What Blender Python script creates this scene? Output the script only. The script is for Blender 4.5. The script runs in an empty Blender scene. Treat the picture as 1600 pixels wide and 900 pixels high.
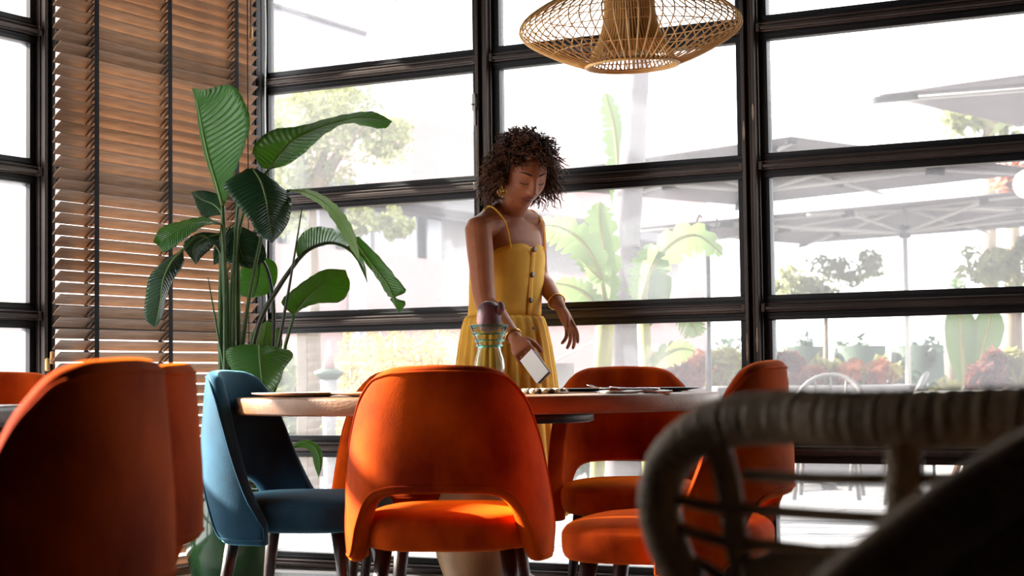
import bpy, bmesh, math, random
import numpy as np
from mathutils import Vector, Matrix
S = bpy.context.scene
COL = S.collection
R = math.radians
rng = random.Random(7)

# ------------------------------------------------------------------ camera, world, sun, exposure
FPX, PITCH, ROLL = 2700.0, 0.0517619, -0.01280624
cp, sp, cr, sr = math.cos(PITCH), math.sin(PITCH), math.cos(ROLL), math.sin(ROLL)
EYE = Vector((0, 0, 0.78))
_c0 = Matrix(((1, 0, 0), (0, sp, -cp), (0, cp, sp)))          # rows: image right, image down, view direction
_roll = Matrix(((cr, -sr, 0), (sr, cr, 0), (0, 0, 1)))
CAMR = _roll @ _c0
cd = bpy.data.cameras.new('camera'); cam = bpy.data.objects.new('camera', cd); COL.objects.link(cam)
cd.sensor_width = 36; cd.lens = FPX / 1600 * 36; cd.clip_end = 500
m3 = Matrix((CAMR[0], -CAMR[1], -CAMR[2])).transposed()
cam.matrix_world = Matrix.Translation(EYE) @ m3.to_4x4()
cd.dof.use_dof = True; cd.dof.focus_distance = 5.9; cd.dof.aperture_fstop = 5.0
S.camera = cam

w = bpy.data.worlds.new('world'); S.world = w; w.use_nodes = True
bg = w.node_tree.nodes['Background']; bg.inputs[0].default_value = (0.97, 0.985, 1.0, 1); bg.inputs[1].default_value = 2.5
sd = bpy.data.lights.new('sun', 'SUN'); sun = bpy.data.objects.new('sun', sd); COL.objects.link(sun)
sd.energy = 20; sd.color = (1.0, 0.93, 0.82); sd.angle = 0.02
TO_SUN = Vector((-0.82, 0.31, 0.48)).normalized()
sun.rotation_euler = TO_SUN.to_track_quat('Z', 'Y').to_euler()
S.view_settings.view_transform = 'Standard'; S.view_settings.look = 'None'
S.view_settings.gamma = 1; S.view_settings.use_curve_mapping = False
S.view_settings.exposure = 1.12
S.cycles.max_bounces = 10; S.cycles.transparent_max_bounces = 24; S.cycles.sample_clamp_indirect = 6

def at(px, py, Y):
    """the point at depth Y that stands where the photograph shows (px, py)"""
    d = CAMR.transposed() @ Vector(((px - 800) / FPX, (py - 450) / FPX, 1))
    return EYE + d * (Y / d.y)

# ------------------------------------------------------------------ helpers
class MB:
    def __init__(s): s.v = []; s.f = []; s.m = []
    def add(s, V, F, mi=0):
        o = len(s.v); s.v += [tuple(p) for p in V]; s.f += [tuple(i + o for i in f) for f in F]; s.m += [mi] * len(F)
    def box(s, c, size, X=(1, 0, 0), Y=(0, 1, 0), Z=(0, 0, 1), mi=0):
        c = Vector(c); X = Vector(X) * size[0] / 2; Y = Vector(Y) * size[1] / 2; Z = Vector(Z) * size[2] / 2
        V = [c + X * a + Y * b + Z * d for d in (-1, 1) for b in (-1, 1) for a in (-1, 1)]
        s.add(V, [(0, 2, 3, 1), (4, 5, 7, 6), (0, 1, 5, 4), (2, 6, 7, 3), (0, 4, 6, 2), (1, 3, 7, 5)], mi)
    def tube(s, pts, r, n=8, cap=True, mi=0, closed=False, flat=1.0):
        pts = [Vector(p) for p in pts]; N = len(pts)
        if not hasattr(r, '__len__'): r = [r] * N
        V = []; prev = None
        for i, p in enumerate(pts):
            if closed: t = pts[(i + 1) % N] - pts[i - 1]
            else: t = pts[min(i + 1, N - 1)] - pts[max(i - 1, 0)]
            if t.length < 1e-9: t = Vector((0, 0, 1))
            t.normalize()
            if prev is None:
                a = Vector((0, 0, 1)) if abs(t.z) < .9 else Vector((1, 0, 0))
                u = t.cross(a).normalized()
            else:
                u = (prev - t * prev.dot(t)).normalized()
            prev = u; b = t.cross(u)
            for k in range(n):
                A = 2 * math.pi * k / n
                V.append(p + (u * math.cos(A) + b * math.sin(A) * flat) * r[i])
        F = []
        for i in range(N if closed else N - 1):
            j = (i + 1) % N
            for k in range(n):
                F.append((i * n + k, i * n + (k + 1) % n, j * n + (k + 1) % n, j * n + k))
        if cap and not closed:
            F.append(tuple(range(n))[::-1]); F.append(tuple((N - 1) * n + k for k in range(n)))
        s.add(V, F, mi)
    def lathe(s, prof, n=32, c=(0, 0, 0), cap=True, mi=0):
        c = Vector(c); V = []; F = []
        for r, z in prof:
            for k in range(n):
                A = 2 * math.pi * k / n; V.append(c + Vector((r * math.cos(A), r * math.sin(A), z)))
        for i in range(len(prof) - 1):
            for k in range(n):
                F.append((i * n + k, i * n + (k + 1) % n, (i + 1) * n + (k + 1) % n, (i + 1) * n + k))
        if cap:
            F.append(tuple(range(n))[::-1]); F.append(tuple((len(prof) - 1) * n + k for k in range(n)))
        s.add(V, F, mi)
    def grid(s, V2, mi=0, wrap=False):
        nr = len(V2); nc = len(V2[0]); V = [p for row in V2 for p in row]; F = []
        for i in range(nr - 1):
            for k in range(nc if wrap else nc - 1):
                F.append((i * nc + k, i * nc + (k + 1) % nc, (i + 1) * nc + (k + 1) % nc, (i + 1) * nc + k))
        s.add(V, F, mi)
    def mesh(s, name, mats, smooth=True):
        me = bpy.data.meshes.new(name); me.from_pydata(s.v, [], s.f)
        if not isinstance(mats, (list, tuple)): mats = [mats]
        for m in mats: me.materials.append(m)
        me.polygons.foreach_set('material_index', s.m)
        me.polygons.foreach_set('use_smooth', [smooth] * len(s.f)); me.update()
        return me
    def obj(s, name, mats, parent=None, smooth=True, bevel=0, sub=0, seg=2):
        return link(name, s.mesh(name, mats, smooth), parent, bevel, sub, seg)

def link(name, me, parent=None, bevel=0, sub=0, seg=2):
    o = bpy.data.objects.new(name, me); COL.objects.link(o); o.parent = parent
    if bevel:
        b = o.modifiers.new('bevel', 'BEVEL'); b.width = bevel; b.segments = seg; b.limit_method = 'ANGLE'; b.angle_limit = R(40)
    if sub:
        q = o.modifiers.new('subsurf', 'SUBSURF'); q.levels = sub; q.render_levels = sub
    return o
def empty(name, loc=(0, 0, 0), rz=0, scale=1):
    o = bpy.data.objects.new(name, None); COL.objects.link(o); o.location = loc; o.rotation_euler = (0, 0, rz); o.empty_display_size = .1
    o.scale = (scale,) * 3
    return o
def tag(o, label=None, cat=None, group=None, kind=None):
    if label: o['label'] = label
    if cat: o['category'] = cat
    if group: o['group'] = group
    if kind: o['kind'] = kind
    return o
def kids(o): return [c for c in ALLKIDS.get(o.name, [])]
def copy_tree(o, loc=None, rz=None, label=None, group=None, scale=None):
    c = o.copy(); COL.objects.link(c)
    if loc is not None: c.location = loc
    if rz is not None: c.rotation_euler = (0, 0, rz)
    if scale is not None: c.scale = (scale,) * 3
    if label: c['label'] = label
    if group: c['group'] = group
    for ch in list(o.children):
        d = ch.copy(); COL.objects.link(d); d.parent = c
        for g in list(ch.children):
            e = g.copy(); COL.objects.link(e); e.parent = d
    return c
def interp(x, xs, ys): return float(np.interp(x, xs, ys))
def catmull(pts, n):
    P = [Vector(p) for p in pts]; P = [P[0] * 2 - P[1]] + P + [P[-1] * 2 - P[-2]]; out = []; m = len(P) - 3
    for k in range(n):
        t = k / (n - 1) * m; i = min(int(t), m - 1); t -= i
        a, b, c, d = P[i:i + 4]
        out.append(.5 * ((2 * b) + (c - a) * t + (2 * a - 5 * b + 4 * c - d) * t * t + (3 * b - a - 3 * c + d) * t ** 3))
    return out

# ------------------------------------------------------------------ materials
def lin(c):
    return tuple(((x / 255) / 12.92 if x / 255 < .04045 else ((x / 255 + .055) / 1.055) ** 2.4) for x in c) + (1,)
def mat(name, rgb, rough=.6, metal=0, var=0, scale=8, stretch=(1, 1, 1), bump=0, bscale=60, sheen=0, sheen_tint=None, spec=.5, rgb2=None, coat=0, trans=0, detail=4, turn=0):
    """noise-varied principled material; rgb is sRGB 0..255"""
    m = bpy.data.materials.new(name); m.use_nodes = True; N = m.node_tree.nodes; L = m.node_tree.links; b = N['Principled BSDF']
    b.inputs['Roughness'].default_value = rough; b.inputs['Metallic'].default_value = metal
    b.inputs['Specular IOR Level'].default_value = spec; b.inputs['Coat Weight'].default_value = coat
    base = lin(rgb); b.inputs['Base Color'].default_value = base
    if sheen:
        b.inputs['Sheen Weight'].default_value = sheen; b.inputs['Sheen Roughness'].default_value = .35
        b.inputs['Sheen Tint'].default_value = lin(sheen_tint or rgb)
    if var or rgb2 or bump:
        tc = N.new('ShaderNodeTexCoord'); mp = N.new('ShaderNodeMapping'); mp.inputs['Scale'].default_value = stretch
        if turn:
            m0 = N.new('ShaderNodeMapping'); m0.inputs['Rotation'].default_value = (0, 0, turn); L.new(tc.outputs['Object'], m0.inputs[0]); L.new(m0.outputs[0], mp.inputs[0])
        else: L.new(tc.outputs['Object'], mp.inputs[0])
    if var or rgb2:
        nz = N.new('ShaderNodeTexNoise'); nz.inputs['Scale'].default_value = scale; nz.inputs['Detail'].default_value = detail
        L.new(mp.outputs[0], nz.inputs['Vector'])
        cr_ = N.new('ShaderNodeValToRGB'); L.new(nz.outputs['Fac'], cr_.inputs[0])
        c2 = lin(rgb2) if rgb2 else tuple(min(1, x * (1 + var)) for x in base[:3]) + (1,)
        c1 = base if rgb2 else tuple(x * (1 - var) for x in base[:3]) + (1,)
        cr_.color_ramp.elements[0].position = .35; cr_.color_ramp.elements[1].position = .65
        cr_.color_ramp.elements[0].color = c1; cr_.color_ramp.elements[1].color = c2
        L.new(cr_.outputs[0], b.inputs['Base Color'])
    if bump:
        n2 = N.new('ShaderNodeTexNoise'); n2.inputs['Scale'].default_value = bscale; n2.inputs['Detail'].default_value = 3
        L.new(mp.outputs[0], n2.inputs['Vector'])
        bp = N.new('ShaderNodeBump'); bp.inputs['Strength'].default_value = bump; bp.inputs['Distance'].default_value = .01
        L.new(n2.outputs['Fac'], bp.inputs['Height']); L.new(bp.outputs[0], b.inputs['Normal'])
    if trans:
        out = N['Material Output']; tr = N.new('ShaderNodeBsdfTranslucent'); mx = N.new('ShaderNodeMixShader'); mx.inputs[0].default_value = trans
        src = b.inputs['Base Color'].links
        if src: L.new(src[0].from_socket, tr.inputs[0])
        else: tr.inputs[0].default_value = base
        L.new(b.outputs[0], mx.inputs[1]); L.new(tr.outputs[0], mx.inputs[2]); L.new(mx.outputs[0], out.inputs[0])
    return m
def glass_pane(name, veil):
    m = bpy.data.materials.new(name); m.use_nodes = True; N = m.node_tree.nodes; L = m.node_tree.links; N.remove(N['Principled BSDF'])
    t = N.new('ShaderNodeBsdfTransparent'); t.inputs[0].default_value = (.97, .98, .98, 1)
    d = N.new('ShaderNodeBsdfTranslucent'); d.inputs[0].default_value = (.95, .93, .95, 1)
    nz = N.new('ShaderNodeTexNoise'); nz.inputs['Scale'].default_value = 3; tc = N.new('ShaderNodeTexCoord'); L.new(tc.outputs['Object'], nz.inputs['Vector'])
    mr = N.new('ShaderNodeMapRange'); mr.inputs[3].default_value = veil * .75; mr.inputs[4].default_value = veil * 1.25; L.new(nz.outputs['Fac'], mr.inputs[0])
    mx = N.new('ShaderNodeMixShader'); L.new(mr.outputs[0], mx.inputs[0]); L.new(t.outputs[0], mx.inputs[1]); L.new(d.outputs[0], mx.inputs[2])
    g = N.new('ShaderNodeBsdfGlossy'); g.inputs['Roughness'].default_value = .02
    m2 = N.new('ShaderNodeMixShader'); m2.inputs[0].default_value = .02; L.new(mx.outputs[0], m2.inputs[1]); L.new(g.outputs[0], m2.inputs[2])
    L.new(m2.outputs[0], N['Material Output'].inputs[0]); return m
def wood(name, a, b_, rough=.45, axis=0, scale=14, coat=0, trans=0, turn=0):
    st = [1.0, 1.0, 1.0]
    for i in range(3):
        if i != axis: st[i] = 9.0
    return mat(name, a, rough, rgb2=b_, scale=scale / 9, stretch=tuple(st), bump=.15, bscale=20, detail=6, coat=coat, trans=trans, turn=turn)

M = {}
M['steel'] = mat('black_steel', (26, 25, 28), .42, .4, var=.15, scale=4)
M['bronze'] = mat('worn_bronze_steel', (60, 52, 50), .36, .6, rgb2=(80, 70, 65), scale=2.5, bump=.02)
M['glass'] = glass_pane('veiled_window_glass', .085)  # translucent veil mixed in to imitate glare washing out the view
M['floor'] = mat('grey_concrete', (78, 76, 77), .4, var=.15, scale=3, bump=.05)
M['plaster'] = mat('dark_plaster', (44, 39, 37), .8, var=.1, scale=2)
M['ceiling'] = mat('dark_ceiling', (40, 37, 36), .85, var=.1)
M['orange'] = mat('orange_velvet', (208, 76, 2), .8, sheen=.6, sheen_tint=(255, 130, 10), rgb2=(128, 30, 3), scale=5.5, detail=7, bump=.08, bscale=220, spec=.06, stretch=(1, 1, .7))
M['blue'] = mat('teal_velvet', (28, 72, 96), .75, sheen=.8, sheen_tint=(130, 200, 230), rgb2=(16, 46, 64), scale=5, detail=7, bump=.08, bscale=220, spec=.15)
M['darkwood'] = wood('dark_walnut', (52, 33, 27), (34, 21, 18), .35, 2)
M['tablewood'] = wood('honey_oak', (146, 100, 64), (118, 78, 46), .42, 0)
M['slat'] = wood('blind_wood', (146, 114, 86), (116, 86, 62), .5, 0, scale=60, trans=.08, turn=-(math.pi / 2 - 0.49387242))
M['tape'] = mat('black_tape', (20, 21, 27), .9, bump=.2, bscale=300)
M['white'] = mat('white_paint', (225, 225, 222), .5)
M['rattan'] = mat('dark_rattan', (164, 136, 104), .6, rgb2=(122, 98, 72), scale=14, bump=.2, bscale=120)
M['bamboo'] = mat('pale_bamboo', (236, 196, 132), .45, rgb2=(212, 164, 98), scale=10, bump=.1)

# ------------------------------------------------------------------ the room, turned about 28 degrees to the camera
YAW = 0.49387242
E1 = Vector((math.cos(YAW), -math.sin(YAW), 0)); N1 = Vector((math.sin(YAW), math.cos(YAW), 0)); UP = Vector((0, 0, 1))
C0 = Vector((-1.0688, 7.3159, 0))
H = 2.95
E = E1
def wallbox(mb, u0, u1, v0, v1, z0, z1, wall=0, mi=0):
    """u along the wall from the corner, v outwards, z up; wall 0 = the long glazed wall, 1 = the wall with the blind"""
    U, V = (E1, N1) if wall == 0 else (-N1, -E1)
    c = C0 + U * (u0 + u1) / 2 + V * (v0 + v1) / 2 + UP * (z0 + z1) / 2
    mb.box(c, (abs(u1 - u0), abs(v1 - v0), abs(z1 - z0)), U, V, UP, mi)
def struct(name, mb, m, bevel=0):
    return tag(mb.obj(name, m, None, False, bevel), kind='structure')
LW, RW = 8.6, 8.4
b = MB(); c = C0 + E1 * LW / 2 - N1 * RW / 2
b.box(c + UP * -.1, (LW + .4, RW + .4, .2), E1, N1); fl = struct('floor', b, M['floor'])
b = MB(); b.box(c + UP * (H + .1), (LW + .6, RW + .6, .2), E1, N1); struct('ceiling', b, M['ceiling'])
b = MB(); wallbox(b, 5.1, LW, 0, .2, 0, H); struct('wall_front', b, M['plaster'])
b = MB(); wallbox(b, 4.78, RW, 0, .2, 0, H, 1); struct('wall_left', b, M['plaster'])
b = MB(); b.box(c + E1 * (LW / 2 + .1) + UP * H / 2, (.2, RW, H), E1, N1); struct('wall_right', b, M['plaster'])
b = MB(); b.box(c - N1 * (RW / 2 + .1) + UP * H / 2, (LW, .2, H), E1, N1); struct('wall_back', b, M['plaster'])

ZR = [0.022, 0.506, 1.021, 1.537, 2.042, 2.553]                    # heights of the rails' middles
def window(n, u0, u1, wall):
    root = tag(empty('window_%d' % n), kind='structure')
    for i, z in enumerate(ZR):
        b = MB(); h = .018
        wallbox(b, u0, u1, -.012, .04, z - h, z + h, wall)
        wallbox(b, u0, u1, -.026, -.012, z - .011, z + .004, wall); wallbox(b, u0, u1, -.02, -.012, z + .009, z + .0165, wall)
        wallbox(b, u0 - .004, u0 + .012, -.031, -.01, z - .017, z + .014, wall); wallbox(b, u1 - .012, u1 + .004, -.031, -.01, z - .017, z + .014, wall)
        b.obj('rail', M['bronze'], root, False, .003)
        if i + 1 < len(ZR):
            z0, z1 = z + .018, ZR[i + 1] - .018; s = .027
            b = MB()
            for a in ((u0, u1, z0, z0 + s), (u0, u1, z1 - s, z1), (u0, u0 + s, z0 + s, z1 - s), (u1 - s, u1, z0 + s, z1 - s)):
                wallbox(b, a[0], a[1], .0, .045, a[2], a[3], wall)
            for a in ((u0, u1, z0 + .006, z0 + .012), (u0, u1, z1 - .012, z1 - .006)):
                wallbox(b, a[0], a[1], -.004, .0, a[2], a[3], wall)
            b.obj('sash', M['steel'], root, False, .002)
            b = MB(); wallbox(b, u0 + s - .004, u1 - s + .004, .02, .026, z0 + s - .004, z1 - s + .004, wall); b.obj('pane', M['glass'], root, False)
    return root
def post(n, u, wall, w=.065):
    b = MB(); wallbox(b, u - w / 2, u + w / 2, -.018, .05, 0, H, wall)
    for k in (-1, 1): wallbox(b, u + k * .019 - .008, u + k * .019 + .008, -.04, -.018, 0, H, wall)
    wallbox(b, u - .006, u + .006, -.024, -.018, 0, H, wall)
    return struct('trim_%d' % n, b, M['bronze'], .004)
PW = [1.108, 2.218, 3.33, 4.44]
us = [.02] + PW
k = 1
for i in range(4):
    u0 = .022 if i == 0 else PW[i - 1] + .033
    window(k, u0, PW[i] - .033, 0); k += 1
window(k, PW[3] + .033, 5.07, 0); k += 1
PL = [1.294, 2.41, 3.526]
for i in range(3): window(k, .06 if i == 0 else PL[i - 1] + .033, PL[i] - .033, 1); k += 1
window(k, PL[2] + .033, 4.75, 1)
n = 1
for u in PW: post(n, u, 0); n += 1
for u in PL: post(n, u, 1); n += 1
b = MB(); wallbox(b, -.06, .022, -.02, .08, 0, H, 0); wallbox(b, .0, .06, -.02, .08, 0, H, 1); wallbox(b, .02, .05, -.05, -.0, 0, H, 1)
struct('trim_%d' % n, b, M['steel'], .004); n += 1
b = MB(); wallbox(b, 0, 5.1, -.012, .2, 2.57, H); struct('trim_%d' % n, b, M['steel']); n += 1
b = MB(); wallbox(b, 0, 4.8, -.012, .2, 2.57, H, 1); struct('trim_%d' % n, b, M['steel']); n += 1

# a latch on the first post and flaked paint on the second
b = MB()
for z0, z1, w_ in ((1.83, 1.90, .016), (1.845, 1.885, .024)): wallbox(b, PW[0] - .028 - w_ / 2, PW[0] - .028 + w_ / 2, -.052 if w_ < .02 else -.046, -.036, z0, z1)
wallbox(b, PW[0] - .034, PW[0] - .026, -.066, -.05, 1.852, 1.858); wallbox(b, PW[0] - .031, PW[0] - .022, -.046, -.036, 1.775, 1.83)
tag(b.obj('window_latch', mat('nickel', (150, 146, 140), .35, .9), None, False, .002), 'small nickel latch on the post behind the woman, above her head', 'latch')
chipm = mat('flaked_paint', (178, 160, 140), .8)
for k, (u, z0, z1) in enumerate(((-.021, .83, .93), (.017, .86, .95), (-.020, .70, .80), (-.018, 1.63, 1.70), (.018, 1.70, 1.76))):
    b = MB(); n = 9; rows = [[], []]
    for i in range(n):
        q = i / (n - 1); w_ = .0055 * math.sin(math.pi * min(.97, q + .03)) ** .5 * rng.uniform(.6, 1)
        for r_, sgn in ((0, -1), (1, 1)): rows[r_].append(C0 + E1 * (PW[1] + u + sgn * w_) - N1 * .0408 + UP * (z0 + (z1 - z0) * q))
    b.grid(rows); o = b.obj('paint_chip', chipm, bpy.data.objects['trim_2'], False); m_ = o.modifiers.new('solidify', 'SOLIDIFY'); m_.thickness = .0008
# ------------------------------------------------------------------ wooden blind
def bl(u, v, z): return C0 - N1 * u - E1 * v + UP * z
blind = tag(empty('wooden_blind', bl(.75, -.1, 0)), 'wide wooden slatted blind with black ladder tapes in front of the left corner window', 'blind')
org = Vector(blind.location)
def slat_mesh():
    b = MB(); u0, u1 = .168, 1.328; th = R(41); rows = []
    for k in range(7):
        a = -1 + k / 3; s = .025 * a; sag = .0022 * (1 - a * a)
        rows.append((s * math.cos(th) + sag * math.sin(th), -s * math.sin(th) + sag * math.cos(th)))
    lo = [(v + .0026 * math.sin(th) * -1, z - .0026 * math.cos(th)) for v, z in rows]
    ring = rows + lo[::-1]; V2 = []
    for u in (u0, u1): V2.append([bl(u, -.1 + v, z) - org for v, z in ring])
    b.grid(V2, wrap=True); n = len(ring); b.f.append(tuple(range(n))); b.m.append(0); b.f.append(tuple(range(n, 2 * n))[::-1]); b.m.append(0)
    return b.mesh('slat', M['slat'], False)
sm = slat_mesh(); zz = []
for i in range(61):
    o = bpy.data.objects.new('slat', sm); COL.objects.link(o); o.parent = blind; z = .055 + .041 * i; zz.append(z)
    o.location = (rng.uniform(-.001, .001), rng.uniform(-.001, .001), z); o.rotation_euler = (0, rng.uniform(-.002, .002), 0)
for u in (1.148, .736, .317):
    b = MB()
    for v in (-.1255, -.0745):
        c = bl(u, v, (.03 + 2.55) / 2) - org; b.box(c, (.024, .001, 2.54), -N1, -E1, UP)
    b.obj('tape', M['tape'], blind, False)
    b = MB()
    for z in zz:
        for du in (-.013, .013):
            b.tube([bl(u + du, -.125, z + .0155) - org, bl(u + du, -.075, z - .0235) - org], .0022, 4)
    tag(b.obj('ladder_rungs', M['tape'], blind, False), kind='stuff')
b = MB(); b.box(bl(.748, -.1, 2.6) - org, (1.18, .07, .06), -N1, -E1, UP); b.obj('headrail', M['darkwood'], blind, False, .004)
b = MB(); b.box(bl(.748, -.1, .03) - org, (1.16, .05, .018), -N1, -E1, UP); b.obj('bottom_rail', M['slat'], blind, False, .003)
for du in (0, .022):
    b = MB(); p = bl(.235 + du, -.135, 0) - org
    b.tube([p + UP * 2.56, p + UP * (2.225 if du == 0 else .2)], .0022, 5); c_ = b.obj('pull_cord', M['tape'], blind)
b = MB(); p = bl(.235, -.135, 0) - org; b.lathe([(.004, 2.24), (.008, 2.235), (.009, 2.185), (.005, 2.18)], 10, p); b.obj('tassel', M['bamboo'], blind)
rb = tag(empty('wooden_blind', bl(2.4, -.1, 2.2)), 'raised wooden blind bunched up above the left-hand panes, out of view', 'blind'); ro_ = Vector(rb.location)  # unseen stack, added to keep the sun off the right chair's seat
b = MB()
b.box(bl(2.42, -.1, 2.6) - ro_, (2.15, .07, .06), -N1, -E1, UP); b.obj('headrail', M['darkwood'], rb, False, .004)
rs = MB(); rs.box((0, 0, 0), (2.12, .05, .006), -N1, -E1, UP); rsm = rs.mesh('slat', M['slat'], False)
for i in range(42):
    o = bpy.data.objects.new('slat', rsm); COL.objects.link(o); o.parent = rb; o.location = bl(2.42, -.1, 2.185 + i * .0088) - ro_
cordA = tag(empty('blind_cord', bl(1.31, -.05, .8)), 'thin blind cord with two beige wooden tassels hanging in front of the left steel post', 'cord')
for k, (u, z) in enumerate(((1.325, .85), (1.300, .875))):
    b = MB(); p = bl(u, -.055, 0) - cordA.location; b.tube([p + UP * 2.5, p + UP * z], .0018, 5); b.obj('cord', M['tape'], cordA)
    b = MB(); b.lathe([(.003, z + .02), (.0085, z + .016), (.0095, z - .022), (.006, z - .026)], 10, p); b.obj('tassel', M['bamboo'], cordA)
b = MB(); b.tube(catmull([bl(.035, -.062, z) + N1 * .004 * math.sin(z * 9) for z in np.linspace(.05, 2.6, 14)], 60), .0028, 6)
tag(b.obj('white_cable', M['white']), 'thin white cable running down the black corner post beside the blind', 'cable')

# ------------------------------------------------------------------ velvet chair
def sexp(v, p): return math.copysign(abs(v) ** p, v)
def shell_pt(phi, z, off=0):
    w_ = interp(z, [.28, .38, .6, .74, .82], [.280, .288, .274, .260, .240]) - off
    d_ = interp(z, [.28, .45, .6, .82], [.235, .25, .25, .235]) - off
    return Vector((w_ * sexp(math.sin(phi), .88), -d_ * sexp(math.cos(phi), .88), z))
def smooth_tab(xs, ys):
    X = np.linspace(0, 102, 205); Y = np.interp(X, xs, ys); k = np.hanning(25); k /= k.sum()
    Yp = np.concatenate([Y[1:13][::-1], Y, [Y[-1]] * 12]); return X, np.convolve(Yp, k, 'valid')
ZT = smooth_tab([0, 30, 45, 58, 70, 80, 90, 98, 102], [.82, .816, .80, .745, .645, .53, .42, .35, .335])
ZB = smooth_tab([0, 25, 37, 45, 51, 57, 64, 102], [.478, .475, .462, .435, .385, .325, .284, .285])
def make_shell():
    b = MB(); rows = []; nP, nV = 41, 9
    for j in range(nV):
        row = []
        for i in range(nP):
            a = -98 + 196 * i / (nP - 1); zt = float(np.interp(abs(a), *ZT)); zb = float(np.interp(abs(a), *ZB))
            row.append(shell_pt(R(a), zb + (zt - zb) * j / (nV - 1)))
        rows.append(row)
    b.grid(rows); return b
def make_piping():
    pts = []
    for k in range(2):
        A = np.linspace(-97, 97, 90); A = A if k == 0 else A[::-1]
        for a in A:
            zt = float(np.interp(abs(a), *ZT)); zb = float(np.interp(abs(a), *ZB)); m = min(.022, (zt - zb) * .4)
            pts.append(shell_pt(R(a), zt - m if k == 0 else zb + m, .001))
    b = MB(); b.tube(pts, .0035, 6, closed=True); return b
def seat_ring(sx, sy, z, yc, n=40):
    out = []
    for k in range(n):
        A = 2 * math.pi * k / n; x = sexp(math.cos(A), .55) * sx; y = sexp(math.sin(A), .6) * sy
        if y < 0: x *= 1 - .16 * (y / sy) ** 2
        out.append(Vector((x, yc + y, z)))
    return out
def make_seat():
    b = MB(); yc = .065
    b.grid([seat_ring(.21, .22, .318, yc), seat_ring(.236, .245, .324, yc), seat_ring(.246, .256, .340, yc), seat_ring(.248, .258, .37, yc), seat_ring(.247, .257, .394, yc),
            seat_ring(.243, .253, .3985, yc), seat_ring(.241, .251, .400, yc), seat_ring(.238, .248, .408, yc), seat_ring(.215, .225, .422, yc), seat_ring(.15, .16, .432, yc), seat_ring(.06, .06, .436, yc)], wrap=True)
    b.f.append(tuple(range(10 * 40, 11 * 40))); b.m.append(0); b.f.append(tuple(range(40))[::-1]); b.m.append(0); return b
shell_me = {c: make_shell().mesh('shell', M[c]) for c in ('orange', 'blue')}
seat_me = {c: make_seat().mesh('seat', M[c]) for c in ('orange', 'blue')}
pipe_me = {c: make_piping().mesh('piping', M[c]) for c in ('orange', 'blue')}
leg_me = []
for sx in (-1, 1):
    for sy in (-1, 1):
        b = MB(); top = Vector((sx * .165, .065 + sy * .165, .335)); bot = Vector((sx * .205, .065 + sy * .215, 0))
        b.tube([top, top.lerp(bot, .5), top.lerp(bot, .97), bot], [.023, .0185, .0125, .011], 16); leg_me.append(b.mesh('leg', M['darkwood']))
def chair(x, y, rz, label, col='orange', group='velvet chairs around the tables'):
    t = tag(empty('velvet_chair', (x, y, 0), R(rz)), label, 'chair', group)
    o = link('backrest', shell_me[col], t)
    m_ = o.modifiers.new('solidify', 'SOLIDIFY'); m_.thickness = .052; m_.offset = -1; m_.use_even_offset = True
    q = o.modifiers.new('subsurf', 'SUBSURF'); q.levels = q.render_levels = 2
    link('piping', pipe_me[col], t); link('seat', seat_me[col], t, 0, 1)
    for lm in leg_me: link('leg', lm, t)
    return t
chair(-.178, 4.76, -5, 'orange velvet chair seen from behind in the centre, tucked under the round table')
chair(.455, 4.40, 72, 'orange velvet chair side on at the right end of the table, behind the rattan chair')
chair(.40, 5.98, 183, 'orange velvet chair on the far side of the table to the right of the woman')
chair(-.335, 5.90, 178, 'orange velvet chair on the far side of the table, mostly hidden behind the central chair')
chair(-.72, 5.45, -103, 'teal blue velvet chair at the left end of the round table beside the plant', 'blue', None)
chair(-.765, 2.56, 80, 'orange velvet chair nearest on the left, its back dark and close to the viewer')
chair(-.838, 3.25, 93, 'orange velvet chair partly hidden just behind the nearest left chair')
chair(-1.46, 4.72, 184, 'orange velvet chair whose top edge shows at the left edge behind a second table')

# ------------------------------------------------------------------ tables
def oval_top(sx, sy, z0, z1, e=.82, n=72):
    def ring(k, z): return [Vector((sexp(math.cos(2 * math.pi * i / n), e) * (sx - k), sexp(math.sin(2 * math.pi * i / n), e) * (sy - k), z)) for i in range(n)]
    b = MB(); b.grid([ring(.014, z0), ring(.004, z0 + .003), ring(0, z0 + .009), ring(0, z1 - .008), ring(.003, z1 - .002), ring(.011, z1)], wrap=True)
    b.f.append(tuple(range(5 * n, 6 * n))); b.m.append(0); b.f.append(tuple(range(n))[::-1]); b.m.append(0); return b
TZ = .728
tb = tag(empty('dining_table', (-.115, 5.5, 0)), 'large round wooden dining table with thick honey-coloured top in the centre of the room', 'table')
oval_top(.765, .66, TZ - .053, TZ, 1.0).obj('tabletop', M['tablewood'], tb)
b = MB(); b.lathe([(.235, TZ - .09), (.25, TZ - .085), (.25, TZ - .06), (.24, TZ - .053)], 48, (.12, 0, 0)); b.obj('mounting_plate', M['darkwood'], tb)
b = MB(); b.lathe([(.06, TZ - .088), (.062, .58), (.085, .5), (.125, .40), (.145, .32), (.135, .22), (.10, .12), (.13, .045)], 40); b.obj('pedestal', wood('pale_oak', (176, 136, 92), (150, 110, 70), .5, 2), tb)
b = MB(); b.lathe([(.36, 0), (.36, .012), (.34, .022), (.14, .05)], 48); b.obj('base', M['steel'], tb)
t2 = tag(empty('dining_table', (-1.63, 3.55, 0)), 'wooden dining table at the left edge of the room, only its right tip showing', 'table')
b = MB(); b.box((0, 0, TZ - .025), (.86, 1.7, .05)); b.obj('tabletop', M['darkwood'], t2, False, .012)
for sx in (-1, 1):
    for sy in (-1, 1):
        b = MB(); b.tube([(sx * .34, sy * .74, TZ - .05), (sx * .36, sy * .78, 0)], [.028, .018], 14); b.obj('leg', M['darkwood'], t2)

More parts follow.
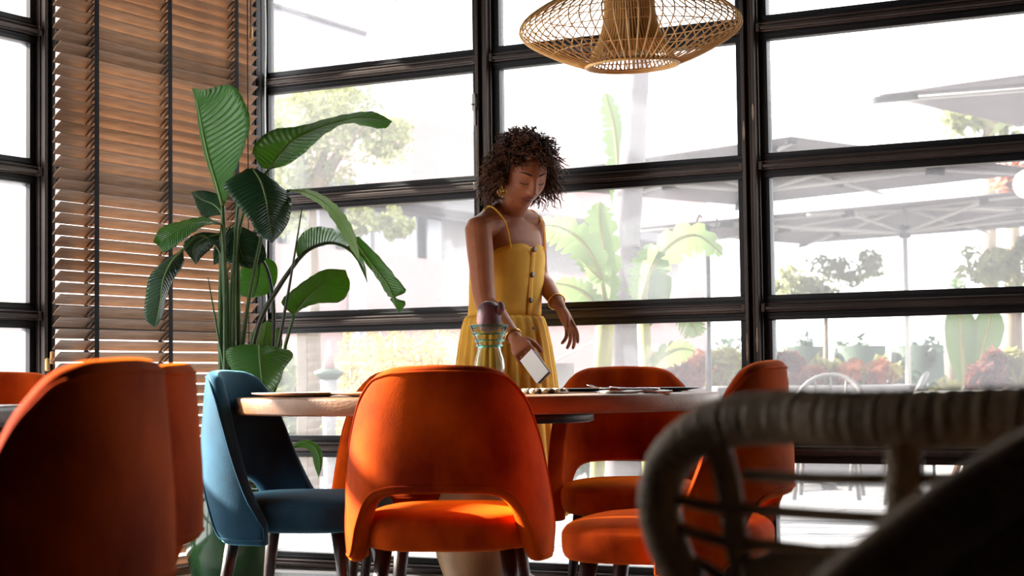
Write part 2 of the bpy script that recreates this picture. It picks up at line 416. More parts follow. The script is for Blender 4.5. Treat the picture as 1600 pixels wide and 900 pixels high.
# ------------------------------------------------------------------ things on the table
M['plate'] = mat('sand_glaze', (238, 208, 176), .4, var=.08, scale=30)
M['dark_glaze'] = mat('charcoal_glaze', (38, 38, 42), .35)
M['cutlery'] = mat('polished_steel', (205, 205, 208), .22, 1)
M['linen'] = mat('white_linen', (228, 224, 220), .8, bump=.1, bscale=300)
def plate(x, y, r, m, label, rim=.014, group=None):
    b = MB(); b.lathe([(r * .55, 0), (r * .62, .003), (r * .98, rim - .004), (r, rim), (r * .975, rim), (r * .62, .008), (r * .2, .006)], 48)
    o = b.obj('plate', m); o.location = (x, y, TZ + .0005); return tag(o, label, 'plate', group)
plate(-.655, 5.36, .155, M['plate'], 'sand-coloured plate nearest the left end of the table')
plate(-.40, 5.16, .145, M['plate'], 'sand-coloured plate half hidden behind the central orange chair')
plate(.19, 5.60, .125, M['dark_glaze'], 'charcoal plate on the table in front of the far right orange chair')
plate(.46, 5.50, .13, M['dark_glaze'], 'charcoal plate at the right end of the table beside the side-on chair')
plate(-1.45, 4.12, .14, M['plate'], 'pale plate on the second table at the left edge')
# knife
def knife(x, y, a, label):
    b = MB(); b.tube([(-.105, 0, .004), (-.09, 0, .005), (-.02, 0, .0045), (.0, 0, .004)], [.005, .0065, .006, .004], 8, flat=.6)
    n = 12; top = []; 
    for i in range(n + 1):
        q = i / n; top.append((q * .115, .0085 * (1 - q ** 3) , 0))
    rows = [[(p[0], -.006 * (1 - (i / n) ** 6), z) for i, p in enumerate(top)] for z in (.003,)] + [[(p[0], p[1], z) for p in top] for z in (.003,)]
    rows = rows + [[(p[0], p[1], .0048) for p in top], [(p[0], -.006 * (1 - (i / n) ** 6), .0048) for i, p in enumerate(top)]]
    b.grid(rows + [rows[0]]); o = b.obj('knife', M['cutlery']); o.location = (x, y, TZ + .001); o.rotation_euler = (0, R(-1), R(a)); return tag(o, label, 'knife')
def fork(x, y, z, a, label, tilt=-3):
    t = tag(empty('fork', (x, y, z), R(a)), label, 'fork'); t.rotation_euler = (0, R(tilt), R(a))
    b = MB(); b.tube(catmull([(-.11, 0, .004), (-.07, 0, .005), (0, 0, .004), (.045, 0, .006)], 14), list(np.interp(np.linspace(0, 1, 14), [0, .15, .6, 1], [.006, .007, .0032, .0035])), 8, flat=.45); b.obj('handle', M['cutlery'], t)
    b = MB(); b.grid([[(.04, s * .004, .006), (.05, s * .010, .005), (.062, s * .0125, .003), (.072, s * .0125, .003)] for s in (-1, -.33, .33, 1)])
    o = b.obj('neck', M['cutlery'], t); m_ = o.modifiers.new('solidify', 'SOLIDIFY'); m_.thickness = .0016
    for k in range(4):
        yy = (-1.5 + k) * .0075; b = MB(); b.tube(catmull([(.068, yy, .003), (.09, yy, .004), (.112, yy, .011)], 7), [.0017] * 6 + [.0008], 6); b.obj('tine', M['cutlery'], t)
    return t
nap = MB()
nx, ny = 14, 8; rows = []
for j in range(ny + 1):
    rows.append([((i / nx - .5) * .2, (j / ny - .5) * .11, .004 + .003 * math.sin(i * .9 + j) * math.cos(j * .8) + .002) for i in range(nx + 1)])
nap.grid(rows); o = nap.obj('napkin', M['linen']); m_ = o.modifiers.new('solidify', 'SOLIDIFY'); m_.thickness = .005; o.location = (.36, 5.1, TZ + .002); o.rotation_euler = (0, 0, R(8))
tag(o, 'white folded napkin under the fork on the right of the table', 'napkin')
fork(.325, 5.09, TZ + .013, 157, 'steel fork lying across the white napkin ', -2)
knife(.245, 5.14, 160, 'steel knife lying left of the fork on the dark right half of the table')
# patterned coaster
cst = tag(empty('woven_coaster', (.097, 5.40, TZ)), 'round coaster of dark and pale woven cord in front of the woman', 'coaster')
M['cord_d'] = mat('dark_cord', (60, 44, 32), .8); M['cord_l'] = mat('pale_cord', (216, 200, 172), .8)
for ring in range(4):
    r = .068 - ring * .017; n = 22 - ring * 5
    for half in (0, 1):
        b = MB()
        for k in range(n):
            if k % 2 == half:
                a0, a1 = 2 * math.pi * k / n, 2 * math.pi * (k + 1) / n
                b.tube([(r * math.cos(a), r * math.sin(a), .0085) for a in np.linspace(a0, a1, 5)], [.0065, .0085, .009, .0085, .0065], 8)
        tag(b.obj('cord_ring', M['cord_d' if half else 'cord_l'], cst), kind='stuff')

# bulb vase
def glass(name, rgb, rough=.02):
    m = mat(name, rgb, rough); q = m.node_tree.nodes['Principled BSDF']; q.inputs['Transmission Weight'].default_value = 1; q.inputs['IOR'].default_value = 1.12; return m
M['aqua'] = glass('aqua_glass', (236, 248, 246))
vz = tag(empty('bulb_vase', (-.072, 5.3, TZ)), 'clear aqua glass hourglass vase holding a purple bulb in front of the woman', 'vase')
b = MB(); outer = [(.034, 0), (.038, .006), (.044, .04), (.047, .085), (.044, .11), (.036, .135), (.034, .145), (.040, .150), (.037, .156), (.044, .166), (.042, .173), (.050, .184), (.049, .192), (.056, .205), (.058, .211)]
b.lathe(outer + [(.055, .211), (.046, .190), (.036, .163), (.031, .150), (.0305, .142), (.040, .11), (.043, .085), (.040, .04), (.034, .012), (0, .011)], 48, cap=False)
b.f.append(tuple(range(48))[::-1]); b.m.append(0); b.obj('vase_body', M['aqua'], vz)
M['aqua_rim'] = glass('deep_aqua_glass', (150, 214, 206))
for rz_, rr_, tr_ in ((.211, .0565, .0032), (.186, .0505, .0026), (.166, .0445, .0024), (.150, .0405, .0022)):
    b = MB(); b.tube([(rr_ * math.cos(2 * math.pi * k / 48), rr_ * math.sin(2 * math.pi * k / 48), rz_) for k in range(48)], tr_, 8, closed=True); b.obj('rim_ridge', M['aqua_rim'], vz)
M['bulb'] = mat('purple_skin', (96, 62, 70), .5, rgb2=(66, 42, 52), scale=22, bump=.1)
bulb = tag(empty('flower_bulb', (-.072, 5.3, TZ + .199)), 'purple flower bulb sitting in the mouth of the glass vase', 'bulb')
b = MB(); b.lathe([(.002, -.01), (.022, -.006), (.033, .006), (.0375, .024), (.0375, .044), (.035, .06), (.030, .073), (.021, .083), (.010, .088), (.001, .089)], 28, cap=False); b.obj('bulb_body', M['bulb'], bulb)
b = MB(); b.tube(catmull([(.02, -.012, .045), (.033, -.016, .06), (.038, -.014, .073), (.033, -.008, .082)], 10), list(np.interp(np.linspace(0, 1, 10), [0, .5, 1], [.012, .013, .006])), 12); b.obj('offset_bulb', M['bulb'], bulb)

# ------------------------------------------------------------------ pendant
lamp = tag(empty('pendant_lamp', (.388, 5.4, 1.757)), 'wide pale bamboo basket pendant lamp hanging over the right of the table', 'lamp')
lamp.rotation_euler = (R(1.5), R(-2), 0)
OUT = catmull([(.145, 0, 0), (.22, 0, .028), (.29, 0, .063), (.335, 0, .092), (.35, 0, .118), (.338, 0, .146), (.30, 0, .176), (.23, 0, .214), (.15, 0, .25), (.10, 0, .275)], 26)
INN = catmull([(.145, 0, 0), (.118, 0, .05), (.094, 0, .10), (.080, 0, .16), (.080, 0, .22), (.10, 0, .275)], 16)
def rot(p, a): return Vector((p[0] * math.cos(a), p[0] * math.sin(a), p[2]))
b = MB()
for k in range(60): b.tube([rot(p, 2 * math.pi * k / 60) for p in OUT], .0027, 4)
tag(b.obj('outer_ribs', M['bamboo'], lamp), kind='stuff')
b = MB()
for k in range(60): b.tube([rot(p, 2 * math.pi * k / 60) for p in INN], .0033, 4)
tag(b.obj('inner_ribs', M['bamboo'], lamp), kind='stuff')
def hoops(b, prof, idx, r, n=56, q=4):
    for i in idx:
        f = int(i); t = i - f; p = Vector(prof[f]).lerp(Vector(prof[min(f + 1, len(prof) - 1)]), t)
        b.tube([rot(p, 2 * math.pi * k / n) for k in range(n)], r, q, closed=True)
b = MB(); hoops(b, [(p[0] - .003, 0, p[2]) for p in OUT], [4, 8.5, 11.2, 13.6, 16.5], .0019); tag(b.obj('outer_rings', M['bamboo'], lamp), kind='stuff')
M['weave'] = mat('amber_weave', (206, 152, 76), .5, rgb2=(170, 116, 50), scale=10)
b = MB(); hoops(b, [(p[0] - .010, 0, p[2]) for p in INN], np.linspace(4, 14.9, 62), .0024, 40); tag(b.obj('core_weave', M['weave'], lamp), kind='stuff')
b = MB(); hoops(b, [(.145, 0, 0), (.145, 0, .004)], [0], .006, 56, 8); hoops(b, [(.139, 0, .006), (.139, 0, .01)], [0], .004, 56, 6); b.obj('bottom_ring', M['bamboo'], lamp)
b = MB(); hoops(b, [(.10, 0, .275), (.10, 0, .28)], [0], .006, 40, 8); b.obj('top_ring', M['bamboo'], lamp)
b = MB(); b.tube([(0, 0, .24), (.0, 0, H - 1.757)], .004, 8); b.obj('cord', M['tape'], lamp)
b = MB(); b.lathe([(.02, .2), (.024, .205), (.024, .25), (.016, .275)], 20); b.obj('socket', M['steel'], lamp)
b = MB(); 
for k in range(4):
    a = k * math.pi / 2; b.tube([(0, 0, .27), (.1 * math.cos(a), .1 * math.sin(a), .275)], .0025, 5)
b.obj('spider', M['steel'], lamp)

# ------------------------------------------------------------------ rattan armchair, near right
rc = tag(empty('rattan_armchair', (.42, 1.5, 0)), 'dark wrapped rattan armchair very close on the right, blurred, facing left', 'armchair')
ro = Vector(rc.location)
def wrapped(name, pts, r, pitch=.011, parent=rc, n=14, m=None):
    pts = [Vector(p) for p in pts]; L = sum((pts[i + 1] - pts[i]).length for i in range(len(pts) - 1)); turns = max(3, int(L / pitch)); N = turns * 5; rr_ = r if hasattr(r, '__len__') else [r, r]
    P = catmull(pts, N + 1); rad = [float(np.interp(i / N, np.linspace(0, 1, len(rr_)), rr_)) * (1 + .05 * abs(math.sin(math.pi * (i / 5))) + .012 * math.sin(i * .71)) for i in range(N + 1)]
    b = MB(); b.tube([p - ro for p in P], rad, n); return b.obj(name, m or M['rattan'], parent)
FA = [at(1120, 985, 1.76), at(1075, 915, 1.76), at(1043, 850, 1.76), at(1030, 780, 1.75), at(1052, 712, 1.74), at(1120, 664, 1.71), at(1220, 652, 1.66), at(1330, 655, 1.6), at(1450, 655, 1.55), at(1620, 652, 1.49), at(1760, 662, 1.44),
      at(1830, 690, 1.38), at(1760, 700, 1.33), at(1640, 718, 1.29), at(1535, 775, 1.25), at(1430, 850, 1.2), at(1330, 935, 1.16), at(1260, 1010, 1.13)]
wrapped('arm_rail', FA, [.0205, .0205, .021, .0215, .0225, .024, .0255, .0262, .0268, .0268, .0262, .026, .026, .026, .026, .026, .026, .026])
fl_ = FA[0]; wrapped('leg', [fl_, Vector((fl_.x - .0, fl_.y, .25)), Vector((fl_.x - .03, fl_.y + .02, 0))], .022)
nl = FA[-1]; wrapped('leg', [nl, Vector((nl.x, nl.y, .25)), Vector((nl.x - .03, nl.y - .02, 0))], .022)
for x, y in ((.62, 1.52), (.60, 1.25)): wrapped('leg', [Vector((x, y, .42)), Vector((x + .05, y, 0))], .02)
def rod(pts, r): 
    b = MB(); b.tube([p - ro for p in catmull(pts, 16)], r, 8); return b.obj('rod', M['rattan'], rc)
rod([at(1165, 742, 1.70), at(1290, 748, 1.63), at(1420, 748, 1.58), at(1560, 745, 1.53)], .0058)
rod([at(1050, 778, 1.74), at(1130, 796, 1.71), at(1170, 796, 1.70), at(1290, 805, 1.64), at(1420, 812, 1.59), at(1560, 815, 1.54)], .0062)
rod([at(1050, 822, 1.75), at(1140, 848, 1.72), at(1200, 852, 1.70), at(1330, 866, 1.64), at(1480, 872, 1.57)], .0062)
rod([at(1060, 866, 1.76), at(1100, 884, 1.75), at(1150, 905, 1.73), at(1330, 925, 1.66)], .0062)
wrapped('strut', [at(1112, 668, 1.71), at(1135, 745, 1.715), at(1147, 820, 1.72), at(1160, 900, 1.73), at(1170, 990, 1.74)], .0125, .008)
wrapped('strut', [at(1410, 655, 1.565), at(1412, 730, 1.57), at(1412, 830, 1.58), at(1410, 960, 1.6)], .0165, .008)
wrapped('seat_rail', [at(1170, 905, 1.72), at(1240, 888, 1.7), at(1330, 884, 1.66), at(1460, 890, 1.6), at(1600, 900, 1.54)], .02, .012)
# dense stick panel under the near arm and the back
NA = catmull(FA[9:], 90)
for i, p in enumerate(NA):
    if i % 2 == 0 and .45 < p.z:
        b = MB(); q = Vector((p.x * .96 + .02, p.y + .01, .42)); b.tube([p - ro, p.lerp(q, .5) - ro, q - ro], .0075, 6); b.obj('stick', M['rattan'], rc)
b = MB(); cx, cy = .40, 1.42; ring = []
pl = [Vector((p.x * .97 + .01, p.y, .44)) - ro for p in catmull(FA[3:], 40)]
b.tube(pl, .016, 10); b.obj('seat_ring', M['rattan'], rc)
ctr = sum(pl, Vector()) / len(pl); b = MB(); n = len(pl)
b.add([p + UP * .01 for p in pl] + [p - UP * .03 for p in pl], [tuple(range(n)), tuple(range(n, 2 * n))[::-1]] + [(i, (i + 1) % n, n + (i + 1) % n, n + i) for i in range(n)]); b.obj('seat', M['rattan'], rc, False)
# ------------------------------------------------------------------ big-leaved plant
def leaf_mat(name, top, under, trans, rough=.32):
    m = mat(name, top, rough, var=.14, scale=6, trans=trans, bump=.05, bscale=40, spec=.6)
    N = m.node_tree.nodes; L = m.node_tree.links
    for n in N:
        if n.type == 'BSDF_TRANSLUCENT':
            for l in list(n.inputs[0].links): L.remove(l)
            n.inputs[0].default_value = lin(under)
    uv = N.new('ShaderNodeUVMap'); wv = N.new('ShaderNodeTexWave'); wv.inputs['Scale'].default_value = 9; wv.inputs['Distortion'].default_value = 1.2; wv.inputs['Detail'].default_value = 1; wv.inputs['Detail Scale'].default_value = .6
    bp = N.new('ShaderNodeBump'); bp.inputs['Strength'].default_value = .55; bp.inputs['Distance'].default_value = .012
    L.new(uv.outputs[0], wv.inputs[0]); L.new(wv.outputs['Fac'], bp.inputs['Height']); L.new(bp.outputs[0], N['Principled BSDF'].inputs['Normal'])
    return m
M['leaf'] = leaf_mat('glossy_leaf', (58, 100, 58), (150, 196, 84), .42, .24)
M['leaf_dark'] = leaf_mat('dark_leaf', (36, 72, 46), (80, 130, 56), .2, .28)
M['leaf_pale'] = leaf_mat('pale_leaf', (120, 150, 92), (150, 190, 80), .35, .4)
M['stem'] = mat('green_stem', (62, 96, 50), .4, var=.2, scale=8)
M['stem_dark'] = mat('dark_stem', (40, 52, 36), .4, var=.2, scale=8)
def leaf_mesh(mid, Ls, Rs, org, nS=26, nW=5, curl=.0, ripple=.0022, freq=30, seed=0, dome=.12):
    m_, l_, r_ = catmull(mid, nS), catmull(Ls, nS), catmull(Rs, nS); b = MB(); rows = []; rr = random.Random(seed); ph = rr.uniform(0, 6)
    for i in range(nS):
        row = []; t = (m_[min(i + 1, nS - 1)] - m_[max(i - 1, 0)]).normalized()
        wv = r_[i] - l_[i]; nrm = t.cross(wv); nrm = nrm.normalized() if nrm.length > 1e-7 else Vector((0, -1, 0))
        for k in range(-nW, nW + 1):
            e = l_[i] if k < 0 else r_[i]; q = abs(k) / nW; p = m_[i].lerp(e, q); wdt = (e - m_[i]).length
            p = p + nrm * (wdt * dome * 4 * q * (1 - q) * .5 + ripple * min(1, wdt / .04) * q * math.sin(freq * (i / nS * 6.283 / 3 + q * .25) + ph)) - org
            row.append(p)
        rows.append(row)
    b.grid(rows); return b
def add_uv(me, nS, nC):
    idx = np.empty(len(me.loops), dtype=np.int32); me.loops.foreach_get('vertex_index', idx); i, k = idx // nC, idx % nC; v = np.abs(k - (nC - 1) / 2) / ((nC - 1) / 2)
    uv = np.stack([i / (nS - 1) - v * .10, v * .02], 1).astype(np.float32); me.uv_layers.new(name='UVMap').data.foreach_set('uv', uv.ravel())
def build_leaf(parent, org, ctrl, Y, m, midr=.0045, petiole=None, dys=None, seed=0, rev=False, prad=(.0085, .006), stem='stem', dome=.12, ripple=.0022):
    """ctrl: per station the photograph's (x, y) of the midrib, of the left and of the right edge; Y the depth, edges pushed by dl / dr"""
    n = len(ctrl); Y = Y if hasattr(Y, '__len__') else [Y] * n; Ys = list(np.interp(np.linspace(0, 1, n), np.linspace(0, 1, len(Y)), Y)); dl, dr = dys or (0, 0)
    mid = []; Ls = []; Rs = []
    for i, c in enumerate(ctrl):
        c = list(c); 
        if len(c) == 2: c = c * 3
        bump = math.sin(math.pi * min(1, max(0, i / (n - 1))))
        mid.append(at(c[0], c[1], Ys[i])); Ls.append(at(c[2], c[3], Ys[i] + dl * bump)); Rs.append(at(c[4], c[5], Ys[i] + dr * bump))
    lme = leaf_mesh(mid, Ls, Rs, org, seed=seed, dome=dome, ripple=ripple).mesh('leaf', m); add_uv(lme, 26, 11); o = link('leaf', lme, parent)
    s_ = o.modifiers.new('solidify', 'SOLIDIFY'); s_.thickness = .0012
    pts = catmull(mid, 22); b = MB(); b.tube([p - org for p in pts], list(np.linspace(midr, .0012, 22)), 6); b.obj('midrib', M['leaf_pale'] if stem == 'stem' else M['stem_dark'], o)
    if petiole:
        P = [at(*p) if len(p) == 3 else at(p[0], p[1], Ys[0]) for p in petiole] + [mid[0]]; P = catmull(P, 22)
        b = MB(); b.tube([p - org for p in P], list(np.linspace(prad[0], prad[1], 22)), 8); b.obj('stem', M[stem], parent)
    return o
PO = Vector((-1.02, 6.25, 0))
plant = tag(empty('potted_plant', PO), 'tall broad-leaved plant in a glossy green pot in the window corner', 'plant')
base = (358, 770, 6.25)
LF = lambda ctrl, Y, m, **k: build_leaf(plant, PO, ctrl, Y, M[m], **k)
LF([(348, 322, 345, 322, 352, 318), (338, 285, 333, 285, 366, 270), (326, 245, 320, 245, 383, 225), (317, 205, 311, 205, 390, 183), (311, 172, 307, 172, 364, 134), (307, 155, 304, 156, 322, 140), (300, 138)], 6.2, 'leaf', dys=(.02, -.14), petiole=[base, (352, 600, 6.24), (350, 450, 6.22), (349, 370, 6.2)], seed=1, prad=(.014, .008), midr=.007)
LF([(420, 265, 408, 262, 424, 264), (440, 238, 395, 232, 450, 257), (460, 218, 424, 204, 478, 237), (490, 203, 470, 197, 505, 212), (525, 191, 514, 185, 540, 193), (560, 184, 552, 177, 570, 197), (592, 186, 585, 175, 600, 201), (613, 190)], (6.2, 6.35), 'leaf', dys=(-.08, .1), petiole=[base, (358, 600, 6.26), (362, 440, 6.26), (384, 320, 6.24)], seed=2)
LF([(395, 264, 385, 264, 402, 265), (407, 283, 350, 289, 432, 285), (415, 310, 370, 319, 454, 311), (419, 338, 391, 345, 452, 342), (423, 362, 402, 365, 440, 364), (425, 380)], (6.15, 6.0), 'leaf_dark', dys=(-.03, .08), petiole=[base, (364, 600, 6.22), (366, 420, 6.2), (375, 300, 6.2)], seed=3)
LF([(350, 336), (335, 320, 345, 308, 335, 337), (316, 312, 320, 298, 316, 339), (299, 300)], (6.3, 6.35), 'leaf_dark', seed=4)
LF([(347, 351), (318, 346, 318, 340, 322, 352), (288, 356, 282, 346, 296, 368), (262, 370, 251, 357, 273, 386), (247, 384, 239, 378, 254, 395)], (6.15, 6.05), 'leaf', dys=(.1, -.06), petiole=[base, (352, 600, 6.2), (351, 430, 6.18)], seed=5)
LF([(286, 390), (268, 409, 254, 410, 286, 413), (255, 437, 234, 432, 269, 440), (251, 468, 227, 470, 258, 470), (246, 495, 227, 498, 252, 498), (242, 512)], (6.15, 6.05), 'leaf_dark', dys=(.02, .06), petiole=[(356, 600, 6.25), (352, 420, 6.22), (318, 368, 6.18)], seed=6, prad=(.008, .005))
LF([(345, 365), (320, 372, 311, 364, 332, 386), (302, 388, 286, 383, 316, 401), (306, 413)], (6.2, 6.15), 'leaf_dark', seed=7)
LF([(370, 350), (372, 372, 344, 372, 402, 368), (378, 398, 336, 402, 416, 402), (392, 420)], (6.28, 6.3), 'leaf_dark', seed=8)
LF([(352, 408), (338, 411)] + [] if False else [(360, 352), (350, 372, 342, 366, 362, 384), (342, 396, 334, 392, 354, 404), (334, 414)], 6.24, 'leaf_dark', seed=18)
LF([(405, 398), (405, 415, 380, 412, 431, 412), (402, 440, 372, 441, 432, 440), (398, 458, 374, 460, 418, 459), (395, 465)], (6.35, 6.35), 'leaf', petiole=[base, (416, 600, 6.3), (428, 500, 6.28), (420, 430, 6.28)], seed=9, prad=(.009, .006), stem='stem_dark')
LF([(466, 405, 463, 386, 468, 408), (480, 392, 470, 367, 481, 394), (500, 382, 489, 355, 501, 385), (520, 379, 515, 356, 521, 382), (545, 388, 549, 370, 543, 391), (560, 405, 567, 398, 558, 408), (574, 441)], (6.2, 6.35), 'leaf', dys=(.12, 0), petiole=[base, (385, 600, 6.2), (405, 505, 6.2), (438, 445, 6.2)], seed=10, stem='stem_dark', prad=(.011, .008), midr=.008)
LF([(452, 297), (478, 300, 482, 296, 474, 305), (508, 317, 514, 311, 502, 322), (532, 343, 540, 338, 524, 350), (550, 378, 556, 372, 545, 384), (563, 411)], (6.2, 6.2), 'leaf_pale', dys=(-.1, .05), petiole=[base, (372, 600, 6.26), (392, 450, 6.25), (420, 330, 6.22)], seed=11, dome=.02)  # pale colour stands in for the sky's sheen on this blade
LF([(552, 372, 560, 369, 550, 376), (578, 408, 592, 401, 567, 405), (602, 438, 619, 434, 590, 436), (613, 460, 634, 455, 605, 461), (615, 465, 617, 465, 612, 465), (618, 476, 634, 473, 610, 468), (624, 489)], (6.3, 6.4), 'leaf', dys=(-.05, .05), petiole=[(545, 388, 6.3)], seed=12, prad=(.004, .004))
LF([(459, 493), (466, 482, 440, 472, 474, 482), (480, 464, 458, 453, 498, 474), (500, 447, 485, 433, 533, 471), (520, 434, 510, 421, 547, 447), (540, 422)], (6.2, 6.3), 'leaf', dys=(-.08, .06), petiole=[base, (432, 600, 6.2), (446, 540, 6.2)], seed=13)
LF([(404, 540, 395, 537, 412, 540), (405, 552, 355, 546, 457, 551), (407, 575, 359, 573, 443, 578), (409, 597, 381, 597, 435, 601), (411, 616)], (6.1, 5.95), 'leaf', dys=(.03, .1), petiole=[base, (378, 640, 6.2), (394, 560, 6.14)], seed=14)
LF([(412, 565, 402, 562, 424, 562), (412, 540, 393, 545, 440, 545), (414, 520, 393, 520, 438, 520), (418, 500)], (6.3, 6.35), 'leaf_pale', petiole=[base, (395, 640, 6.3)], seed=15)
LF([(452, 703), (466, 693, 465, 690, 467, 699), (482, 692, 484, 688, 480, 702), (494, 702, 500, 699, 487, 710), (500, 722, 504, 722, 491, 727), (498, 747)], (6.2, 6.2), 'leaf', petiole=[base, (410, 740, 6.22)], seed=16, prad=(.005, .004), midr=.003)
for pts, r, m in (([base, (352, 600, 6.2), (340, 520, 6.2), (325, 434, 6.2)], (.008, .002), 'stem'), ([base, (420, 600, 6.15), (448, 470, 6.15), (472, 325, 6.15)], (.012, .002), 'stem_dark'), ([base, (346, 600, 6.22), (345, 460, 6.22), (347, 356, 6.22)], (.012, .008), 'stem'), ([base, (371, 600, 6.28), (372, 470, 6.28), (368, 352, 6.28)], (.012, .008), 'stem')):
    P = catmull([at(*p) for p in pts], 24); b = MB(); b.tube([p - PO for p in P], list(np.linspace(r[0], r[1], 24)), 8); b.obj('stem', M[m], plant)
M['pot'] = mat('green_glaze', (30, 66, 42), .16, rgb2=(52, 92, 50), scale=7, coat=.6, stretch=(1, 1, .4), bump=.08, bscale=14)
b = MB(); b.lathe([(.105, 0), (.115, .01), (.148, .10), (.166, .20), (.168, .27), (.158, .34), (.142, .375), (.146, .392), (.142, .40), (.133, .398), (.134, .37), (.14, .34)], 48, cap=False); b.f.append(tuple(range(48))[::-1]); b.m.append(0); b.obj('pot', M['pot'], plant)
M['soil'] = mat('dark_soil', (44, 34, 28), .95, bump=.6, bscale=60)
b = MB(); b.lathe([(.143, .345), (.10, .352), (.04, .356), (.001, .357)], 32, cap=False); b.obj('soil', M['soil'], plant)
# ------------------------------------------------------------------ the woman
M['skin'] = mat('brown_skin', (152, 92, 62), .5, var=.08, scale=20, spec=.28)
M['lip'] = mat('lip', (112, 56, 50), .4)
M['hair'] = mat('curly_hair', (62, 36, 24), .5, rgb2=(120, 72, 42), scale=16, trans=.25)
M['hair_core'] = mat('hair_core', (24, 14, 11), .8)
M['dress'] = mat('mustard_linen', (252, 202, 80), .75, var=.08, scale=14, trans=.4, bump=.15, bscale=260)
M['button'] = mat('brown_button', (104, 78, 54), .35)
M['gold'] = mat('gold', (226, 178, 92), .25, 1)
PB = Vector((-.03, 6.42, 0))
wom = tag(empty('person', PB), 'woman with short curly hair in a yellow strappy button dress leaning over the table', 'person')
SR, SL = at(747, 357, 6.235), at(833, 350, 6.47)
A = (SR - SL); A.z = 0; A.normalize()                              # towards her right
F = Vector((-A.y, A.x, 0)); F = F if F.y < 0 else -F               # the way her chest faces
def torso_c(z):
    q = at(785, 480, 6.41); lean = interp(z, [.7, 1.0, 1.2, 1.4], [0, 0, .012, .04]); sh = interp(z, [.8, 1.0, 1.36], [0, 0, .012])
    return Vector((q.x + .006, q.y, z)) + F * lean
def ring3(z, w_, d_, fr=0, n=36, e=.9):
    c = torso_c(z) + F * fr
    return [c + A * (sexp(math.cos(2 * math.pi * k / n), e) * w_) + F * (sexp(math.sin(2 * math.pi * k / n), e) * d_) for k in range(n)]
body = MB()
body.grid([ring3(.76, .12, .08), ring3(.80, .155, .105), ring3(.88, .168, .112), ring3(.96, .142, .1), ring3(1.05, .118, .088), ring3(1.14, .126, .094), ring3(1.22, .138, .104, .006), ring3(1.28, .146, .095, .004), ring3(1.325, .150, .076), ring3(1.352, .125, .060, -.004), ring3(1.372, .07, .052, -.006)], wrap=True)
n_ = 36; body.f.append(tuple(range(n_))[::-1]); body.m.append(0); body.f.append(tuple(range(10 * n_, 11 * n_))); body.m.append(0)
def limb(pts, rad, n=16, N=24, flat=1.0):
    P = catmull(pts, N); m_ = len(rad) - 1; r = [float(np.interp(i / (N - 1) * m_, range(m_ + 1), rad)) for i in range(N)]
    # rounded ends
    t0 = (P[0] - P[1]).normalized(); t1 = (P[-1] - P[-2]).normalized()
    P = [P[0] + t0 * r[0] * .9, P[0] + t0 * r[0] * .6] + P + [P[-1] + t1 * r[-1] * .6, P[-1] + t1 * r[-1] * .9]; r = [r[0] * .3, r[0] * .75] + r + [r[-1] * .75, r[-1] * .3]
    body.tube(P, r, n, flat=flat)
# head frame
HC = at(818, 273, 6.27)
yaw, pit = R(24), R(27)
HF = Vector((math.cos(pit) * math.sin(yaw), -math.cos(pit) * math.cos(yaw), -math.sin(pit)))
HX = Vector((0, 0, 1)).cross(-HF).normalized(); HX = HF.cross(Vector((0, 0, 1))).normalized()   # the viewer's left of the face
HU = HX.cross(HF).normalized()
def G(x, s): return math.exp(-(x / s) ** 2 / 2)
def head_pt(dx, dy, dz):
    """unit direction to head surface, local x side, y face, z up"""
    x, y, z = dx * .071, dy * .093, dz * .112
    if z < 0:
        t = -z / .112; x *= 1 - .30 * t ** 1.6; y = y * (1 - .22 * t ** 2) if y > 0 else y * (1 - .45 * t)
    else: x *= 1 + .03 * math.sin(min(1, z / .112) * math.pi)
    if y > 0:
        ax = abs(x); f = min(1, y / .05); o = 0
        o += .004 * G(z - .030, .010) * G(ax - .028, .022)
        o -= .0105 * G(ax - .031, .014) * G(z - .010, .011)
        o += .0075 * G(ax - .031, .011) * G(z - .007, .0075)
        o -= .003 * G(ax - .031, .013) * G(z + .002, .002)
        if z > -.045: o += interp(z, [-.042, -.034, -.024, .0, .02, .03], [0, .017, .0195, .012, .004, 0]) * G(ax, interp(z, [-.04, .0, .03], [.0105, .0075, .009]))
        o += .0085 * G(ax - .0125, .0055) * G(z + .031, .0055)
        o += .0075 * G(ax, .017) * G(z + .0535, .0048) + .0085 * G(ax, .0145) * G(z + .066, .0055) - .006 * G(ax, .02) * G(z + .0595, .0018)
        o += .006 * G(ax, .016) * G(z + .094, .011) - .004 * G(ax, .02) * G(z + .079, .005)
        o += .004 * G(ax - .045, .014) * G(z + .018, .016)
        y += o * f
    return x, y, z
HS = 1.10
def hw(p): return HC + (HX * p[0] + HF * p[1] + HU * p[2]) * HS
hb = MB(); nu, nv = 150, 110; rows = []
for j in range(nv + 1):
    th = math.pi * (j + .02) / (nv + .04); rows.append([hw(head_pt(math.sin(th) * math.cos(2 * math.pi * k / nu), math.sin(th) * math.sin(2 * math.pi * k / nu), -math.cos(th))) for k in range(nu)])
hb.grid(rows, wrap=True); hb.f.append(tuple(range(nu))[::-1]); hb.m.append(0); hb.f.append(tuple(nv * nu + k for k in range(nu))); hb.m.append(0)
body.add(hb.v, hb.f)
for s in (-1, 1):
    P = [hw((s * .068, -.008, .018)), hw((s * .077, -.018, .012)), hw((s * .077, -.018, -.005)), hw((s * .070, -.008, -.022))]; limb(P, [.008, .011, .010, .006], 10, 14)
nb = torso_c(1.36) - F * .008
limb([nb - UP * .02, nb + UP * .04 + F * .012, HC - UP * .07 - HF * .02], [.064, .054, .052], 20, 14)
for Q in (SR, SL): limb([nb + UP * .055 - F * .012, nb.lerp(Q, .45) + UP * .034 - F * .012, Q + UP * .006], [.036, .036, .036], 14, 16)
